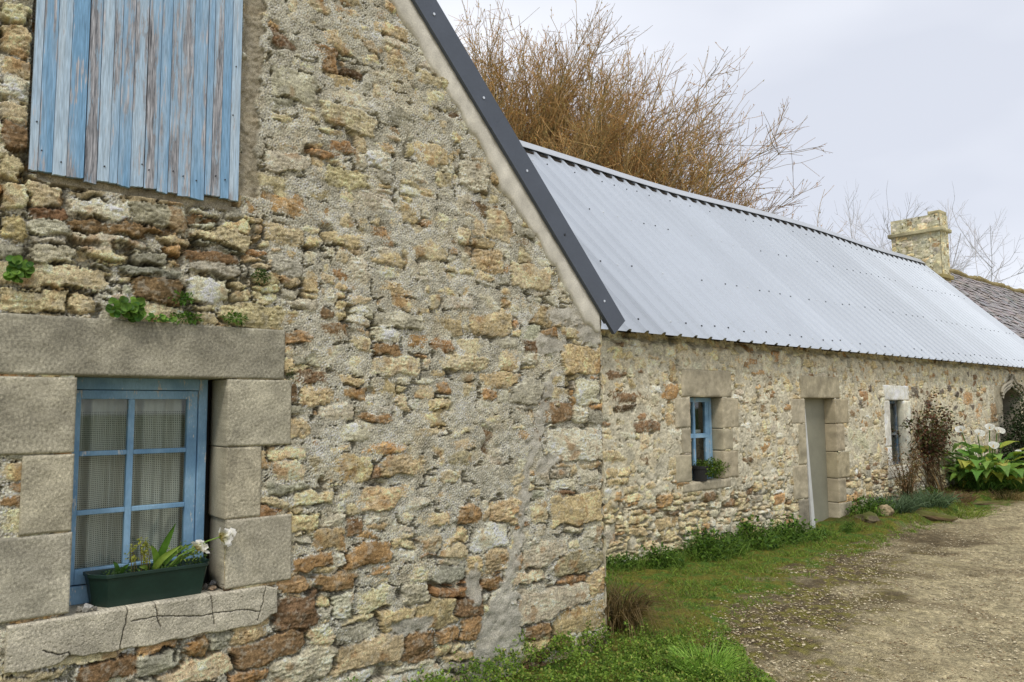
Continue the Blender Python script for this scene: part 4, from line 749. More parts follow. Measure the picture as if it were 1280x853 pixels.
# short turf between track and walls
n = 110000; x = 3.95 + 12.5 * rng.random(n) ** 1.35; e0 = np.interp(x, EX, EY); wy = wall_y(x); y = e0 - .25 + (wy - e0 + .2) * rng.random(n)
gn = fld((260, 600), .03, .12, .9, 1.2, seed=233)[np.clip(((y + 1) / .03).astype(int), 0, 259), np.clip((x / .03).astype(int), 0, 599)]
k = (rng.random(n) < ss(-.14, .25, (y - e0) + .10 * gn) * np.clip(.55 + .45 * gn, .06, 1)); k &= ~((x > 11.0) & (y - wy > -.7) & (rng.random(n) < .8)); x, y, gn = x[k], y[k], gn[k]; n = len(x)
P = np.stack([x, y, gz(x, y) - .004], 1); D = rng.standard_normal((n, 3)) * .55 + [0, 0, 1]; D[:, 2] = np.abs(D[:, 2])
L = (.022 + .035 * rng.random(n) ** 2) * (1 + .35 * np.clip(gn, -1, 2)) * (1 + .8 * ss(-.8, -.2, y - wall_y(x))); cg = cols(n, (80, 116, 42), (154, 174, 72), .2); br_ = rng.random(n) < .18; cg[br_] = cols(br_.sum(), (120, 104, 56), (150, 138, 80))
o = put('grass', [blade_batch(P, D, L, .0035 + .003 * rng.random(n), cg, .5)], M_leaf); tag(o, 'short patchy turf between the track and the farmhouse wall', 'grass', kind='stuff')
# ground cover of small leaved weeds at the foot of the gable
n = 46000; x = 1.9 + 2.75 * rng.random(n); y = 2.3 + 1.40 * rng.random(n)
gi = lambda s, l0, l1: fld((200, 300), .015, l0, l1, 1.2, seed=s)[np.clip(((y - 2) / .015).astype(int), 0, 199), np.clip(((x - 1.8) / .015).astype(int), 0, 299)]
hn = gi(241, .08, .5); gap_ = gi(242, .15, .7); top = (.085 + .032 * hn) * ss(-.25, .10, y - np.interp(x, EX, EY)) * (1 + .5 * ss(3.4, 3.68, y)); k = (rng.random(n) < ss(-1.3, -.2, gap_) * .95 + .05) & (top > .01) & ((x < 3.9) | (y < 3.66 - .3 * (x - 3.9) / .6)); x, y, top, hn, gap_ = x[k], y[k], top[k], hn[k], gap_[k]; n = len(x)
zc = top * (1 - .75 * rng.random(n) ** 2.2); P = np.stack([x, y, gz(x, y) + zc], 1); D = rng.standard_normal((n, 3)) + [0, -.1, .45]
cc = cols(n, (74, 108, 34), (150, 178, 72), .2); yl = rng.random(n) < .10; cc[yl] = cols(yl.sum(), (150, 160, 70), (176, 176, 96)); bw = rng.random(n) < .5 * ss(.6, 1.5, -gap_ + .3) ; cc[bw] = cols(bw.sum(), (84, 74, 40), (110, 112, 52))
o = put('ground_cover', [leaf_batch(P, D, .014 + .014 * rng.random(n), .010 + .008 * rng.random(n), cc)], M_leaf); tag(o, 'dense small leaved green ground cover along the foot of the tall gable', 'ground cover', kind='stuff')

# ------------------------------------------------------------------ weeds along the long wall
def weed_mesh(k):
    n = 620; v = sph(n); r = rng.random(n) ** .45; P = v * r[:, None] * np.array([.26, .20, .26]) * (1 + .35 * np.sin(v[:, :1] * 9 + k) * np.sin(v[:, 1:2] * 8)); D = v + rng.standard_normal((n, 3)) * .6
    c = cols(n, (48, 80, 30), (116, 150, 58), .25); parts = [leaf_batch(P, D, .03 + .03 * rng.random(n), .02 + .018 * rng.random(n), c)]
    return parts
vari = []
for k in range(3):
    r0 = thing('weed_clump', 'low dark green weed clump against the foot of the farmhouse wall', 'weeds', (0, 0, 0), 'weed clumps along the foot of the farmhouse wall')
    gb_ = 160; a_ = rng.random(gb_) * 6.28; q_ = .3 * np.sqrt(rng.random(gb_)); put('foliage', weed_mesh(k) + [blade_batch(np.stack([q_ * np.cos(a_), q_ * np.sin(a_) * .8, 0 * a_], 1), rng.standard_normal((gb_, 3)) * .35 + [0, 0, 1], rng.uniform(.12, .34, gb_), .006, cols(gb_, (70, 104, 38), (140, 168, 70)), .6)], M_leaf, r0)
    st_ = MB()
    for q in range(9):
        a = rng.random() * 6.28; st_.tube([(0, 0, -.03), (.06 * math.cos(a), .05 * math.sin(a), .12), (.16 * math.cos(a), .12 * math.sin(a), .22)], [.003, .0025, .0015], 4, np.array(lin(86, 100, 50)))
    st_.build('stem', M_attr, r0); vari.append(r0)
rr = random.Random(4); wl = []
for i in range(17):
    u = 2.05 + i * .262 + rr.uniform(-.08, .08); wl.append((u, -.16 - rr.uniform(0, .22), rr.uniform(.4, .95) if i not in (6, 10, 13) else rr.uniform(1.1, 1.3)))
wl += [(7.72, -.22, .95), (8.05, -.34, .8), (7.0, -.34, .35), (10.25, -.2, .6), (6.72, -.42, .4)]
for i, (u, b, s_) in enumerate(wl):
    o = vari[i] if i < 3 else copy_tree(vari[i % 3]); p = lon(np.array(u), np.array(-b), np.array(0.)); o.location = (p[0], p[1], float(gz(p[0], p[1])) - .01); o.rotation_euler.z = rr.uniform(0, 6.28); o.scale = (s_ * 1.15, s_ * 1.1, s_)

def clump(name, label, cat, loc, n, L, spread, c0, c1, W=.007, droop=.5, base_r=.08, tip=None, up=1.0, group=None, part='blades'):
    r0 = thing(name, label, cat, (0, 0, 0), group); a = rng.random(n) * 6.28; rad = base_r * np.sqrt(rng.random(n)); P = np.stack([rad * np.cos(a), rad * np.sin(a), np.zeros(n) - .01], 1)
    D = np.stack([np.cos(a) * spread * rng.random(n), np.sin(a) * spread * rng.random(n), np.full(n, up)], 1) + rng.standard_normal((n, 3)) * .15
    put(part, [blade_batch(P, D, L * rng.uniform(.55, 1.1, n), W * rng.uniform(.6, 1.2, n), cols(n, c0, c1, .2), droop * rng.uniform(.5, 1.3, n), tip)], M_leaf, r0); r0.location = loc; return r0
def G(x, y, dz=0): return (x, y, float(gz(np.array(x), np.array(y))) + dz)
clump('sedge_clump', 'brown green tussock of arching sedge right beside the gable corner', 'plant', G(4.34, 4.0), 700, .60, .42, (56, 52, 28), (128, 108, 66), .0060, 1.7, .12, tip=np.array(lin(150, 126, 84)))
clump('grass_tuft', 'bright green upright grass tuft at the edge of the gravel nearest the viewer', 'grass', G(3.98, 2.95), 620, .24, .85, (112, 158, 54), (178, 210, 100), .006, .6, .13)
clump('grass_tuft', 'small bright grass tuft in front of the ground cover at the very bottom', 'grass', G(3.92, 2.66), 300, .12, 1.0, (96, 140, 46), (150, 184, 84), .006, .5, .12)
clump('iris_clump', 'bluish green strap leaved clump under the slit window, left of the pair', 'plant', G(12.25, 5.42), 420, .40, .9, (62, 84, 58), (120, 142, 104), .012, .9, .26)
clump('iris_clump', 'bluish green strap leaved clump under the slit window, right of the pair', 'plant', G(13.1, 5.30), 460, .42, .9, (66, 90, 60), (126, 150, 106), .012, .9, .28)
clump('strap_leaf_clump', 'fresh green strap leaved mound below the white lilies, left one', 'plant', G(15.6, 5.36), 520, .50, .95, (64, 108, 42), (128, 168, 78), .010, 1.0, .30)
clump('strap_leaf_clump', 'fresh green strap leaved mound below the white lilies, right one', 'plant', G(16.35, 5.06), 620, .55, .95, (80, 124, 50), (150, 186, 92), .012, 1.0, .34)
clump('dry_grass_clump', 'straw coloured dry grass clump at the border edge in front of the lilies', 'plant', G(15.3, 4.9), 300, .30, 1.1, (130, 112, 70), (178, 158, 108), .008, 1.0, .32)
clump('grass_tuft', 'yellow green grass tuft on the border edge beyond the mossy stones', 'grass', G(13.2, 4.88), 320, .22, 1.2, (96, 120, 44), (160, 172, 80), .009, .9, .35)
clump('dry_grass_clump', 'brown dead stalks lying around the foot of the rose bush', 'plant', G(13.9, 5.25), 260, .28, 1.3, (104, 78, 56), (150, 120, 88), .008, 1.0, .34)

# ------------------------------------------------------------------ calla lily
def big_leaf(base, dirv, L, W, stalk, col, droop):
    d = np.array(dirv, float); d /= np.linalg.norm(d); h = np.array([d[0], d[1], 0]); h /= np.linalg.norm(h) + 1e-6; sd = np.array([-h[1], h[0], 0])
    tip0 = np.array(base) + d * stalk; ns = 8; V = []
    wprof = [.0, .75, 1.0, .95, .8, .55, .28, .0]; back = [-.22, -.05, 0, 0, 0, 0, 0, 0]
    for i in range(ns):
        t = i / (ns - 1); c = tip0 + h * L * t * (1 - .25 * droop * t) + np.array([0, 0, 1.0]) * L * (.75 * t - droop * t * t)
        w = W / 2 * wprof[i]; V += [c - sd * w + np.array([0, 0, .25 * w]) + h * back[i] * L * .5, c, c + sd * w + np.array([0, 0, .25 * w]) + h * back[i] * L * .5]
    F = []
    for i in range(ns - 1): F += [[3 * i, 3 * i + 1, 3 * i + 4, 3 * i + 3], [3 * i + 1, 3 * i + 2, 3 * i + 5, 3 * i + 4]]
    return np.array(V), F, tip0
lily = thing('calla_lily', 'large leafed calla lily clump with white flowers by the arched doorway', 'plant', (0, 0, 0))
st_ = MB(); rr = random.Random(12)
for i in range(150):
    a = rr.uniform(0, 6.28); q = math.sqrt(rr.random()); el = .45 + 1.9 * (1 - q * .80); base = (.16 * math.cos(a) * q, .16 * math.sin(a) * q, 0); stalk = rr.uniform(.10, .76) * (1.0 - .15 * q)
    d = (math.cos(a) * (.25 + q), math.sin(a) * (.25 + q), el * .75); right = (math.cos(a) * .766 - math.sin(a) * .642) > .15
    yel = rr.random() < (.5 if right else .16); c = cols(1, (150, 168, 60), (200, 192, 96), .1)[0] if yel else cols(1, (80, 128, 52), (152, 186, 90), .2)[0]  # yellower on the right: ageing leaves, plus sunlight put into the colour
    lf = MB(); V, F, tp = big_leaf(base, d, rr.uniform(.28, .42), rr.uniform(.16, .23), stalk, None, rr.uniform(.45, 1.0)); lf.add(V, F, c); lf.build('leaf', M_leaf, lily, smooth=True)
    st_.tube([base, (np.array(base) * .4 + tp * .6) + (0, 0, .03), tp], [.009, .007, .005], 5, np.array(lin(96, 124, 52)))
st_.build('stem', M_attr, lily)
for (x, y, z, yaw) in ((-.42, .18, .90, 3.3), (-.30, .0, .84, 3.8), (.36, .05, .92, 3.5), (.52, .0, .86, 3.9), (-.46, -.25, .66, 3.6), (.22, -.5, .42, 3.7), (.1, -.42, .56, 3.2)):
    f = MB(); ns, nr = 12, 6; V = []; big = 1.0 if z > .6 else .6
    for i in range(nr):
        t = i / (nr - 1); r_ = (.010 + .062 * t ** 1.7) * big
        for k in range(ns):
            th = k / ns * 2 * math.pi; lip = (1 + .55 * max(0, math.cos(th)) * t * t); hz = .12 * big * t + .035 * big * math.cos(th) * t * t
            p = Vector((r_ * lip * math.cos(th), r_ * math.sin(th), hz)); p.rotate(Matrix.Rotation(.95, 3, 'Y')); p.rotate(Matrix.Rotation(yaw, 3, 'Z')); V.append((p.x + x, p.y + y, p.z + z))
    F = [[i * ns + k, i * ns + (k + 1) % ns, (i + 1) * ns + (k + 1) % ns, (i + 1) * ns + k] for i in range(nr - 1) for k in range(ns)]
    f.add(V, F, np.array(lin(246, 246, 240))); fo = f.build('flower', M_petal, lily, smooth=True)
    sp_ = MB(); v = Vector((0, 0, .09 * big)); v.rotate(Matrix.Rotation(.95, 3, 'Y')); v.rotate(Matrix.Rotation(yaw, 3, 'Z')); sp_.tube([(x, y, z), (x + v.x, y + v.y, z + v.z)], [.007, .005], 6, np.array(lin(214, 170, 50))); sp_.build('spadix', M_attr, fo)
    s2 = MB(); s2.tube([(x * .2, y * .2, 0), (x * .7, y * .7, z * .6), (x, y, z + .01)], [.010, .009, .008], 6, np.array(lin(92, 126, 56))); s2.build('flower_stalk', M_attr, lily)
lily.location = G(15.75, 5.30); lily.scale = (1.18, 1.18, 1.12)

# ------------------------------------------------------------------ rose bush trained on the wall
rose = thing('rose_bush', 'rose bush with dark red young leaves trained on the wall right of the slit window', 'shrub', (0, 0, 0))
st_ = MB(); tips = []; r2 = np.random.default_rng(31)
for i in range(26):
    ang = r2.normal(0, .62) + .28; hgt = r2.uniform(.9, 1.72); b = np.array([r2.normal(0, .10), r2.normal(0, .06), -.05]); pts = [b]
    for k in range(1, 7):
        t = k / 6; pts.append(b + np.array([math.sin(ang) * hgt * t * .75 + r2.normal(0, .03), .16 * math.sin(t * 2.2) + r2.normal(0, .05), hgt * t * math.cos(ang * .6)]))
    pts = np.array(pts); st_.tube(pts, np.linspace(.010, .004, 7), 5, cols(1, (66, 54, 34), (108, 90, 58))[0])
    for q in range(5):
        k = r2.integers(3, 7); e = pts[k] + r2.normal(0, 1, 3) * np.array([.20, .08, .12]) + (0, 0, .05); st_.tube([pts[k], (pts[k] + e) / 2 + (0, 0, .02), e], [.004, .003, .002], 4, cols(1, (88, 60, 44), (120, 70, 50))[0]); tips += [e, (pts[k] + e) / 2]
    tips += [p for p in pts[3:]]
st_.build('stem', M_bark, rose); tips = np.array(tips)
n = 4200; P = tips[rng.integers(0, len(tips), n)] + rng.normal(0, .055, (n, 3)); P = P[((P[:, 2] > .66) & (rng.random(n) < .25 + .9 * (np.sin(P[:, 0] * 9) * np.sin(P[:, 2] * 8 + 1) > -.25))) | (rng.random(n) < .08)]; n = len(P); c = cols(n, (72, 52, 40), (120, 84, 60), .25); g_ = rng.random(n) < .42; c[g_] = cols(g_.sum(), (58, 68, 34), (98, 104, 54)); l_ = rng.random(n) < .06; c[l_] = cols(l_.sum(), (140, 120, 90), (170, 150, 120))
put('foliage', [leaf_batch(P, rng.standard_normal((n, 3)), .045 + .03 * rng.random(n), .032 + .018 * rng.random(n), c)], M_leaf, rose); rose.location = G(14.45, 5.66)
bush = thing('dry_shrub', 'thin twiggy shrub with withered brown leaves in front of the slit window', 'shrub', (0, 0, 0)); st_ = MB(); tips = []
for i in range(34):
    a = r2.random() * 6.28; q = r2.uniform(.1, .42); hgt = r2.uniform(.4, .95); pts = np.array([(0.05 * math.cos(a), .05 * math.sin(a), -.03), (q * .4 * math.cos(a), q * .3 * math.sin(a), hgt * .45), (q * .8 * math.cos(a) + r2.normal(0, .04), q * .5 * math.sin(a), hgt * .8), (q * math.cos(a), q * .7 * math.sin(a), hgt)])
    st_.tube(pts, [.006, .005, .004, .002], 4, cols(1, (84, 72, 48), (126, 110, 76))[0]); tips += list(pts[1:]) + [(pts[1] + pts[2]) / 2, (pts[2] + pts[3]) / 2]
st_.build('stem', M_bark, bush); tips = np.array(tips); n = 1000; P = tips[rng.integers(0, len(tips), n)] + rng.normal(0, .05, (n, 3)); c = cols(n, (104, 76, 48), (150, 118, 78), .2); g_ = rng.random(n) < .3; c[g_] = cols(g_.sum(), (84, 84, 46), (120, 116, 70))
put('foliage', [leaf_batch(P, rng.standard_normal((n, 3)), .03 + .02 * rng.random(n), .014 + .01 * rng.random(n), c)], M_leaf, bush); bush.location = G(13.0, 5.55)
ev = thing('evergreen_shrub', 'dark glossy evergreen shrub at the right edge beside the arched doorway', 'shrub', (0, 0, 0)); st_ = MB()
for i in range(14):
    a = r2.random() * 6.28; st_.tube([(0, 0, -.05), (.25 * math.cos(a), .2 * math.sin(a), .6), (.5 * math.cos(a), .4 * math.sin(a), 1.2 + r2.uniform(-.2, .3))], [.018, .012, .005], 5, np.array(lin(70, 58, 42)))
st_.build('trunk', M_bark, ev); n = 8000; v = sph(n); r_ = rng.random(n) ** .4; nz_ = 1 + .18 * np.sin(v[:, 0] * 7 + 1) * np.sin(v[:, 2] * 6) + .12 * np.sin(v[:, 1] * 9); P = v * (r_ * nz_)[:, None] * np.array([.85, .6, 1.72]) + [0, 0, .02]
put('foliage', [leaf_batch(P, v + rng.standard_normal((n, 3)) * .7, .05 + .03 * rng.random(n), .028 + .014 * rng.random(n), cols(n, (26, 42, 22), (62, 84, 40), .25))], M_leaf, ev); ev.location = G(18.75, 5.40)

# ------------------------------------------------------------------ stones edging the border
def rock(name, label, loc, size, col, seed, cat='stone', parent=None, group=None, m=None, moss=0.0):
    bm = bmesh.new(); bmesh.ops.create_icosphere(bm, subdivisions=4, radius=1.0); r = np.random.default_rng(seed)
    V = np.array([v.co[:] for v in bm.verts]); F = np.array([[v.index for v in f.verts] for f in bm.faces]); bm.free()
    pls = unit(r.normal(0, 1, (16, 3))); dd = r.uniform(.70, .95, 16); k = (V @ pls.T); f = np.min(np.where(k > .05, dd / np.maximum(k, .05), 9), 1); V = V * np.minimum(f, 1.15)[:, None]
    n_ = 0
    for i, w_ in enumerate((3.0, 6.0, 12.0, 22.0)):
        for q in range(3): n_ = n_ + (.045 / (1 + i)) * np.sin(V @ r.normal(0, w_, 3) + r.random() * 6.28)
    V = V * (1 + n_)[:, None]; C = np.broadcast_to(np.array(col), V.shape) * np.exp(.9 * n_ + r.normal(0, .08, len(V)))[:, None]
    if moss: k = (ss(.15, .7, V[:, 2] + 3 * n_) * moss)[:, None]; C = C * (1 - k) + k * np.array(lin(92, 100, 44))
    o = mesh_np(name, V * np.array(size), F, m or M_granite, parent, C, smooth=False); o.location = loc; o.rotation_euler.z = .3 * seed
    return tag(o, label, cat, group) if label else o
rock('border_stone', 'dark mossy border stone right of the plain grey door', G(11.35, 5.42, -.01), (.27, .14, .12), lin(104, 94, 74), 3, moss=.8)
rock('border_stone', 'small pale stone lying on the border between mossy stones', G(11.78, 5.36, .05), (.13, .10, .09), lin(176, 158, 126), 5)
rock('border_stone', 'long brown edging stone in front of the iris clumps', G(12.35, 5.02, -.03), (.40, .11, .09), lin(106, 88, 64), 7, moss=.7)
rock('border_stone', 'low mossy edging stone at the far end of the border', G(14.6, 4.86, .0), (.5, .10, .07), lin(112, 96, 70), 9, moss=.7)

# ------------------------------------------------------------------ planter on the sill, pebbles, plants
pl_ = thing('window_planter', 'dark green plastic trough planter on the cracked stone window sill', 'planter', (1.03, 3.79, .758)); q = MB()
def ring(s0, s1, c, y0, y1, z): return [(s0 + c, y0, z), (s1 - c * .55, y0, z), (s1, y0 + .07, z), (s1, y1, z), (s0, y1, z), (s0, y0 + .08, z)]
R = [ring(.80, 1.262, .045, 3.738, 3.875, .758), ring(.778, 1.285, .06, 3.722, 3.882, .882), ring(.772, 1.291, .06, 3.716, 3.886, .8825), ring(.772, 1.291, .06, 3.716, 3.886, .898), ring(.782, 1.281, .06, 3.726, 3.876, .898), ring(.79, 1.272, .055, 3.735, 3.87, .868)]
V = np.array([p for r_ in R for p in r_]); F = [[i * 6 + k, i * 6 + (k + 1) % 6, (i + 1) * 6 + (k + 1) % 6, (i + 1) * 6 + k] for i in range(5) for k in range(6)]; q.add(V, F); q.add(np.vstack([V[:6], V[:6].mean(0)[None]]), [[k, (k + 1) % 6, 6] for k in range(6)])
q.build('trough', M_planter, pl_, bevel=.003)
q = MB(); top = np.array(ring(.79, 1.272, .055, 3.735, 3.87, .872)); q.add(np.vstack([top, top.mean(0)[None] + (0, 0, .012)]), [[k, (k + 1) % 6, 6] for k in range(6)]); q.build('soil', M_soil, pl_)
fl = thing('white_flower_plant', 'strap leaved plant leaning out of the green planter with two white blooms', 'plant', (1.12, 3.80, .875))
def strap(pts, w, c, name, parent, twist=.3):
    pts = np.array(pts, float); n = 12; t = np.linspace(0, 1, n); tt = np.linspace(0, 1, len(pts)); C3 = np.stack([np.interp(t, tt, pts[:, k]) for k in range(3)], 1)
    for _ in range(2): C3[1:-1] = (C3[:-2] + C3[2:] + 2 * C3[1:-1]) / 4
    d = unit(np.gradient(C3, axis=0)); sd = unit(np.cross(d, np.array([.25, -.9, .3]))); wv = w / 2 * np.minimum(1, .55 + 2 * t) * np.clip(1 - t ** 3.5, 0.02, 1)
    V = np.stack([C3 - sd * wv[:, None] , C3 + np.array([0, .004, 0]), C3 + sd * wv[:, None]], 1).reshape(-1, 3); F = []
    for i in range(n - 1): F += [[3 * i, 3 * i + 1, 3 * i + 4, 3 * i + 3], [3 * i + 1, 3 * i + 2, 3 * i + 5, 3 * i + 4]]
    m_ = MB(); m_.add(V, F, c); return m_.build(name, M_leaf, parent, smooth=True)
for pts, w, c in (([(1.05, 3.80, .87), (1.08, 3.795, .97), (1.13, 3.785, 1.085)], .040, (92, 134, 44)), ([(1.06, 3.80, .87), (1.045, 3.775, .95), (1.02, 3.765, 1.00)], .036, (124, 160, 58)), ([(1.03, 3.79, .87), (1.07, 3.77, .935), (1.15, 3.76, .985)], .030, (150, 176, 72)), ([(1.07, 3.82, .87), (1.13, 3.79, .95), (1.20, 3.75, .99)], .022, (104, 140, 54)),
                  ([(1.02, 3.80, .87), (1.0, 3.76, .905), (.965, 3.74, .915)], .022, (132, 160, 70)), ([(.90, 3.80, .87), (.885, 3.78, .92), (.87, 3.78, .945)], .024, (74, 112, 44)), ([(.90, 3.80, .87), (.91, 3.77, .91), (.93, 3.76, .93)], .022, (84, 122, 48)), ([(1.10, 3.80, .87), (1.16, 3.76, .93), (1.20, 3.74, .95)], .020, (84, 120, 46))):
    strap(pts, w, np.array(lin(*c)), 'leaf', fl)
for stem, hub, dirv, nf, ln in (([(1.10, 3.80, .87), (1.16, 3.74, .955), (1.24, 3.67, 1.005), (1.292, 3.645, 1.022)], (1.292, 3.645, 1.022), (.85, -.25, -.10), 46, .052), ([(1.09, 3.80, .87), (1.14, 3.75, .94), (1.205, 3.70, .973)], (1.205, 3.70, .973), (.55, -.3, .62), 20, .044)):
    q = MB(); q.tube(stem, np.linspace(.004, .003, len(stem)), 6, np.array(lin(120, 150, 66))); so = q.build('flower_stem', M_attr, fl)
    r2_ = np.random.default_rng(nf); P = np.array(hub) + r2_.normal(0, .005, (nf, 3)); D = np.array(dirv) + r2_.normal(0, .42, (nf, 3)); V, F, C_ = blade_batch(P, D, ln * r2_.uniform(.75, 1.15, nf), .020, np.tile(np.array(lin(216, 206, 150)), (nf, 1)), .1)
    C_ = C_.reshape(nf, 7, 3); C_[:, :2] = lin(168, 150, 70); C_[:, 2:4] = lin(226, 222, 186); C_[:, 4:] = lin(244, 242, 236); V = V.reshape(nf, 7, 3); mid = V[:, 4:6].mean(1, keepdims=True); V[:, 4:6] = mid + (V[:, 4:6] - mid) * 3.0
    put('flower', [(V.reshape(-1, 3), F, C_.reshape(-1, 3))], M_petal, fl)
q = MB(); n = 150; P = np.array([(1.19, 3.74, .95)]) + rng.normal(0, 1, (n, 3)) * [.035, .025, .022]; put('foliage', [leaf_batch(P, rng.standard_normal((n, 3)) + [.5, 0, .4], .018, .008, cols(n, (80, 110, 44), (150, 170, 84)))], M_leaf, fl)
sg = thing('leafy_sprig', 'yellow green leafy sprigs growing left of the strap leaves in the planter', 'plant', (.98, 3.80, .872)); st_ = MB(); hd = []
for (x, z) in ((.935, .965), (.955, .945), (.945, .992), (.985, .985), (1.0, 1.005), (.995, .962), (1.0, .93), (.975, 1.02), (1.01, .985)):
    st_.tube([(x + .02, 3.81, .868), (x + .012, 3.79, (z + .87) / 2), (x, 3.775, z)], [.0028, .002, .0015], 5, cols(1, (128, 110, 76), (140, 126, 84))[0]); hd.append((x, 3.772, z))
st_.build('stem', M_attr, sg); hd = np.array(hd); n = 230; P = hd[rng.integers(0, len(hd), n)] + rng.normal(0, .007, (n, 3)); put('foliage', [leaf_batch(P, rng.standard_normal((n, 3)) + [0, -.3, .6], .013, .009, cols(n, (128, 142, 52), (196, 196, 92), .12))], M_leaf, sg)
n = 260; P = np.stack([rng.uniform(.84, 1.27, n), rng.uniform(3.745, 3.86, n), rng.uniform(.878, .905, n)], 1)
mo = put('low_seedling', [leaf_batch(P, rng.standard_normal((n, 3)) + [0, 0, .6], .016, .010, cols(n, (48, 72, 34), (84, 112, 50)))], M_leaf); tag(mo, 'tiny dark seedlings carpeting the soil of the green planter', 'seedlings', kind='stuff')
for i, (x, y, z, s_, c, lb) in enumerate(((.735, 3.735, .772, (.014, .012, .013), (150, 146, 136), 'small grey pebble on the sill farthest left of the planter'), (.762, 3.725, .776, (.024, .018, .018), (172, 170, 164), 'largest pale grey pebble on the sill just left of the planter'), (.79, 3.712, .769, (.010, .009, .010), (120, 116, 108), 'tiny dark pebble tucked against the left end of the planter'),
        (1.300, 3.765, .768, (.026, .018, .011), (160, 140, 118), 'flat brownish pebble on the sill right of the planter, undermost'), (1.312, 3.79, .786, (.024, .018, .010), (130, 130, 130), 'flat grey pebble resting on the brownish one right of the planter'), (1.278, 3.80, .772, (.012, .012, .013), (110, 106, 100), 'dark round pebble squeezed between planter and right jamb'))):
    rock('pebble', lb, (x, y, z), s_, lin(*c), i + 1, 'pebble')
# pot on the sill of the long house
pt_ = thing('flower_pot', 'dark round pot on the sill of the small blue window', 'pot', tuple(lon(np.array(3.93), np.array(-.045), np.array(.704)))); q = MB(); c = lon(np.array(3.93), np.array(-.045), np.array(.704)); 
prof = [(.0, .002), (.078, .002), (.092, .15), (.100, .152), (.102, .185), (.094, .187), (.088, .16), (0, .158)]; V = []
for r_, z in prof:
    for k in range(20): V.append(c + (r_ * math.cos(k / 20 * 6.2832), r_ * math.sin(k / 20 * 6.2832), z))
q.add(V, [[i * 20 + k, i * 20 + (k + 1) % 20, (i + 1) * 20 + (k + 1) % 20, (i + 1) * 20 + k] for i in range(7) for k in range(20)]); q.build('pot_body', M_pot, pt_)
pp = thing('pot_plant', 'bushy bright green plant spilling right out of the dark pot', 'plant', tuple(lon(np.array(3.97), np.array(-.045), np.array(.86)))); n = 1100; v = sph(n, False); P = lon(np.array(4.12), np.array(-.02), np.array(.835))[None] + v * (rng.random(n) ** .45)[:, None] * np.array([.28, .13, .105]) * (1 + .25 * np.sin(v[:, :1] * 8)); P[:, 2] += .02
put('foliage', [leaf_batch(P, v + rng.standard_normal((n, 3)) * .7 + [0, 0, .3], .026 + .016 * rng.random(n), .014 + .01 * rng.random(n), cols(n, (48, 78, 26), (126, 150, 56), .2))], M_leaf, pp); st_ = MB()
for k in range(10): e = P[rng.integers(0, n)]; b_ = lon(np.array(3.93), np.array(-.045), np.array(.85)); st_.tube([b_, (b_ + e) / 2 + (0, 0, .03), e], [.004, .003, .002], 4, np.array(lin(90, 100, 50)))
st_.build('stem', M_attr, pp)
# ------------------------------------------------------------------ plants rooted in the gable wall
def pennywort(label, s, z, rx, rz, n, big=.017, c0=(58, 100, 34), c1=(132, 170, 70), cat='wall plant'):
    t_ = thing('wall_pennywort', label, cat, (s, GY, z)); q = MB(); st = MB()
    for i in range(n):
        a = rng.random() * 6.28; rr_ = math.sqrt(rng.random()); c = np.array([s + rx * rr_ * math.cos(a), GY - .015 - .035 * rng.random() - .02 * (1 - rr_), z + rz * rr_ * math.sin(a)]); nr = unit(np.array([rng.normal(0, .4), -1, .35 + rng.normal(0, .4)])); u_ = unit(np.cross(nr, [0.1, 0, 1.0])); v_ = np.cross(nr, u_); R_ = big * rng.uniform(.45, 1.1)
        k = np.arange(10) / 10 * 6.2832; rim = c + R_ * (np.cos(k)[:, None] * u_ + np.sin(k)[:, None] * v_) * (1 + .06 * np.sin(k * 5))[:, None] + nr * R_ * .22; mid = c + .5 * R_ * (np.cos(k)[:, None] * u_ + np.sin(k)[:, None] * v_)
        cc_ = cols(1, c0, c1, .15)[0]; C_ = np.vstack([np.tile(cc_, (10, 1)), np.tile(cc_ * .95, (10, 1)), cc_[None] * .8]); V = np.vstack([rim, mid, (c - nr * R_ * .18)[None]])
        q.add(V, [[j, (j + 1) % 10, 10 + (j + 1) % 10, 10 + j] for j in range(10)], C_); q.add(V[10:], [[j, (j + 1) % 10, 10] for j in range(10)], C_[10:])
        st.tube([c - nr * R_ * .15, np.array([s + (c[0] - s) * .3, GY + .02, z - .005])], [.0015, .0018], 4, np.array(lin(120, 150, 80)), cap=False)
    q.build('leaf_rosette', M_leaf, t_, smooth=True); st.build('stem', M_attr, t_)
pennywort('round leaved pennywort in the joint beside the left edge of the picture', .447, 2.185, .048, .055, 38, .020)
pennywort('largest round leaved pennywort, sitting on the left part of the lintel', .862, 2.058, .075, .052, 66, .020)
pennywort('trailing pennywort strip creeping right along the lintel top', .99, 2.022, .075, .016, 34, .010)
def fern(label, s, z, rx, rz, n, c0, c1, L=.022):
    t_ = thing('wall_fern', label, 'wall plant', (s, GY, z)); v = sph(n, False); P = np.array([s, GY - .012, z]) + v * (rng.random(n) ** .5)[:, None] * np.array([rx, .03, rz]); P[:, 1] = np.minimum(P[:, 1], GY + .002)
    put('frond', [leaf_batch(P, v + [0, -.6, .2] + rng.normal(0, .5, (n, 3)), L * rng.uniform(.6, 1.2, n), L * .5, cols(n, c0, c1, .2))], M_leaf, t_)
fern('small leafy weed in the joint above the middle of the lintel', 1.10, 2.125, .055, .025, 120, (60, 100, 34), (120, 160, 66))
fern('low spreading weed on the lintel top below the leafy weed', 1.12, 2.038, .07, .022, 130, (54, 92, 34), (116, 156, 62))
fern('small green weed on the right part of the lintel top', 1.345, 2.050, .06, .026, 130, (60, 96, 36), (122, 158, 66))
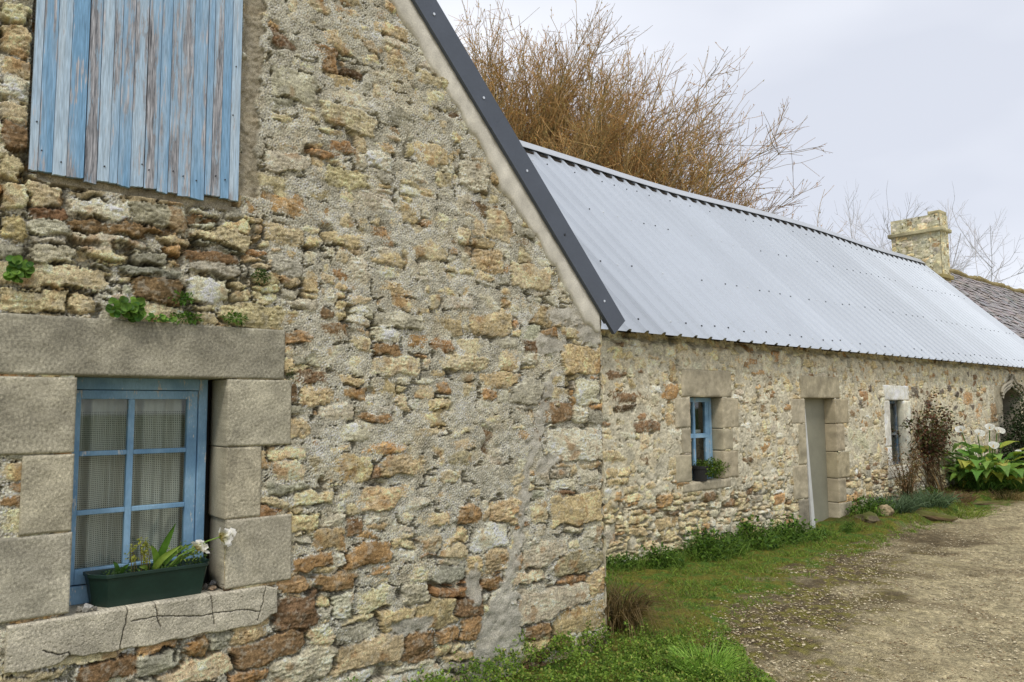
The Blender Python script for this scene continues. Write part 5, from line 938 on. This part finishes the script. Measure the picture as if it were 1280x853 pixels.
fern('dark green fern tuft in a joint up right of the lintel', 1.47, 2.265, .05, .035, 150, (40, 70, 28), (86, 116, 50), .018)
fern('tiny dark weed beside the right end of the lintel', 1.632, 1.785, .018, .03, 40, (44, 70, 32), (84, 110, 54), .014)
# ------------------------------------------------------------------ trees
def poly_tubes(paths, rads, sides, colr):
    """many tubes with the same number of points: paths (n,k,3), rads (n,k)"""
    n, k, _ = paths.shape; d = unit(np.gradient(paths, axis=1)); a = unit(np.cross(d, np.array([.31, .17, .93]))); b = np.cross(d, a); th = np.arange(sides) / sides * 2 * np.pi
    V = paths[:, :, None] + rads[:, :, None, None] * (np.cos(th)[:, None] * a[:, :, None] + np.sin(th)[:, None] * b[:, :, None]); V = V.reshape(-1, 3)
    i = np.arange(n)[:, None, None] * k * sides + np.arange(k - 1)[None, :, None] * sides; s = np.arange(sides)[None, None]; s2 = (s + 1) % sides
    F = np.stack([i + s, i + s2, i + sides + s2, i + sides + s], -1).reshape(-1, 4); return V, F, np.repeat(colr, k * sides, 0)
def shoots(P0, D0, L, n_pts, up, jit, r):
    """curved shoots that bend towards the sky"""
    n = len(P0); P = np.zeros((n, n_pts, 3)); P[:, 0] = P0; d = unit(D0); st = L / (n_pts - 1)
    for i in range(1, n_pts):
        d = unit(d + np.array([0, 0, up]) + r.standard_normal((n, 3)) * jit); P[:, i] = P[:, i - 1] + d * st[:, None]
    return P
r = np.random.default_rng(77)
wil = thing('willow_tree', 'big leafless willow with orange brown twigs rising behind the metal roof', 'tree', (14.2, 16.9, 0)); C0 = np.array([14.2, 16.9, 0]); vr = np.array([.766, -.642, 0]); vf = np.array([.64, .766, 0])
def dome(d): return (np.abs(d @ vr / 10.6) ** 2.7 + np.abs(d @ vf / 5.0) ** 2.7 + np.abs(d[:, 2] / 13.5) ** 2.7) ** (-1 / 2.7)
def fan(n, k, reach, spread, wig):    # stems rising from one stool and arching out to the crown surface
    a = r.random(n) * 6.28; q = np.sqrt(r.random(n)) * .985; X = q * np.cos(a) * 10.6; Yv = q * np.sin(a) * 5.0; Zt = np.sqrt(np.maximum(1 - q * q, .04)) * 13.7
    D = unit(X[:, None] * vr + Yv[:, None] * vf + Zt[:, None] * np.array([0, 0, 1.0])); T = D * (dome(D) * reach)[:, None]; B = r.normal(0, spread, (n, 3)) * [1, 1, 0]
    M = B + T * np.array([.36, .36, .60]); t = np.linspace(0, 1, k)[None, :, None]
    P = B[:, None] * (1 - t) ** 2 + 2 * t * (1 - t) * M[:, None] + t * t * T[:, None]; w = np.cumsum(r.standard_normal((n, k, 3)) * wig, 1) * np.minimum(1, t * 3); return C0 + P + w
def pick(P, m, lo): k = r.integers(0, len(P), m); t = r.uniform(lo, P.shape[1] - 1.001, m); i = t.astype(int); f = (t - i)[:, None]; return P[k, i] * (1 - f) + P[k, i + 1] * f, unit(P[k, i + 1] - P[k, i]), t / (P.shape[1] - 1)
def keep(P, f): e = P[:, -1] - C0; return P[np.linalg.norm(e, axis=1) < f * dome(unit(e + 1e-4))]
n1 = 40; P1 = fan(n1, 9, r.uniform(.6, .8, n1), .5, .05); tk = poly_tubes(P1, np.linspace(.12, .025, 9)[None] * r.uniform(.7, 1.1, (n1, 1)), 6, cols(n1, (96, 88, 62), (126, 116, 82), .12)); mesh_np('trunk', tk[0], tk[1], M_bark, wil, tk[2], smooth=True)
m2 = 1000; P2 = fan(m2, 11, r.uniform(.58, .90, m2), .8, .09); tk = poly_tubes(P2, np.linspace(.030, .008, 11)[None] * r.uniform(.7, 1.15, (m2, 1)), 4, cols(m2, (108, 100, 66), (150, 138, 92), .15)); mesh_np('branches', tk[0], tk[1], M_bark, wil, tk[2])
m3 = 36000; p, d, t_ = pick(P2, m3, 5.6); D3 = unit(d + r.standard_normal((m3, 3)) * .58 + [0, 0, .06]); P3 = keep(shoots(p, D3, r.uniform(.6, 1.5, m3), 4, .05, .10, r), 1.0); m3 = len(P3)
tk3 = poly_tubes(P3, np.linspace(.0085, .0055, 4)[None] * r.uniform(.8, 1.2, (m3, 1)), 3, cols(m3, (136, 118, 78), (186, 158, 104), .15))
m4 = 90000; p, d, t_ = pick(P3, m4, .6); D4 = unit(d + r.standard_normal((m4, 3)) * .65 + [0, 0, .05]); P4 = keep(shoots(p, D4, r.uniform(.25, .65, m4), 3, .05, .08, r), 1.04); m4 = len(P4)
tk4 = poly_tubes(P4, np.linspace(.006, .0045, 3)[None] * np.ones((m4, 1)), 3, cols(m4, (160, 124, 78), (204, 164, 108), .15))
o = len(tk3[0]); mesh_np('twigs', np.vstack([tk3[0], tk4[0]]), np.vstack([tk3[1], tk4[1] + o]), M_bark, wil, np.vstack([tk3[2], tk4[2]]))
nb = 170000; p, d, t_ = pick(P4, nb, .2); cb = np.where(r.random((nb, 1)) < .6, cols(nb, (184, 132, 72), (216, 168, 98), .15), cols(nb, (164, 150, 76), (200, 182, 110), .15))
put('buds', [leaf_batch(p + r.normal(0, .015, (nb, 3)), d + r.standard_normal((nb, 3)) * .5, .045 + .035 * r.random(nb), .022 + .010 * r.random(nb), cb, .2, 0)], M_leaf, wil)
def bare_tree(label, loc, H, W, seed, c0, c1, lean=0.0, dens=1.0):  # pale c0, c1 bark colours stand in for distance haze
    r = np.random.default_rng(seed); t_ = thing('bare_tree', label, 'tree', loc); B = np.array(loc); k = 5
    tr = shoots(B[None] + [[0, 0, -.2]], np.array([[lean, 0, 1.0]]), np.array([H * .45]), 6, .05, .05, r); tk = poly_tubes(tr, np.linspace(.034 * H * .5, .016 * H * .5, 6)[None], 8, cols(1, c0, c1)); mesh_np('trunk', tk[0], tk[1], M_bark, t_, tk[2], smooth=True)
    Vs, Fs, Cs, o = [], [], [], 0; P = tr; rad = .0075 * H
    for lev, (m, lo, Lm, sp, npts) in enumerate(((13, 1.6, .48, .62, 6), (95, 1.0, .24, .6, 5), (int(620 * dens), .8, .115, .55, 4), (int(2300 * dens), .6, .055, .5, 3))):
        p, d, q = pick_(P, m, lo, r); D_ = d + r.standard_normal((m, 3)) * sp + np.array([0, 0, .12]); D_[:, :2] *= W; P = shoots(p, D_, H * Lm * r.uniform(.6, 1.2, m), npts, .06, .10, r)
        rd = rad * (.42, .2, .11, .075)[lev]; tk = poly_tubes(P, np.linspace(rd, rd * .55, npts)[None] * r.uniform(.8, 1.1, (m, 1)), 4 if lev < 2 else 3, cols(m, c0, c1, .1)); Vs.append(tk[0]); Fs.append(tk[1] + o); Cs.append(tk[2]); o += len(tk[0])
    mesh_np('crown', np.vstack(Vs), np.vstack(Fs), M_bark, t_, np.vstack(Cs))
def pick_(P, m, lo, r): k = r.integers(0, len(P), m); t = r.uniform(lo, P.shape[1] - 1.001, m); i = t.astype(int); f = (t - i)[:, None]; return P[k, i] * (1 - f) + P[k, i + 1] * f, unit(P[k, i + 1] - P[k, i]), t
bare_tree('pale leafless tree standing right behind the stone chimney', (55.5, 21.5, 0), 17.2, 1.2, 5, (186, 182, 182), (208, 204, 204))
bare_tree('smaller pale leafless tree left of the stone chimney', (46.0, 22.0, 0), 13.2, 1.0, 6, (190, 186, 186), (210, 206, 206), dens=.3)
bare_tree('pale leafless tree at the far right edge beyond the slate roof', (77, 19.5, 0), 12.0, 1.2, 7, (192, 184, 180), (212, 204, 200), dens=.5)
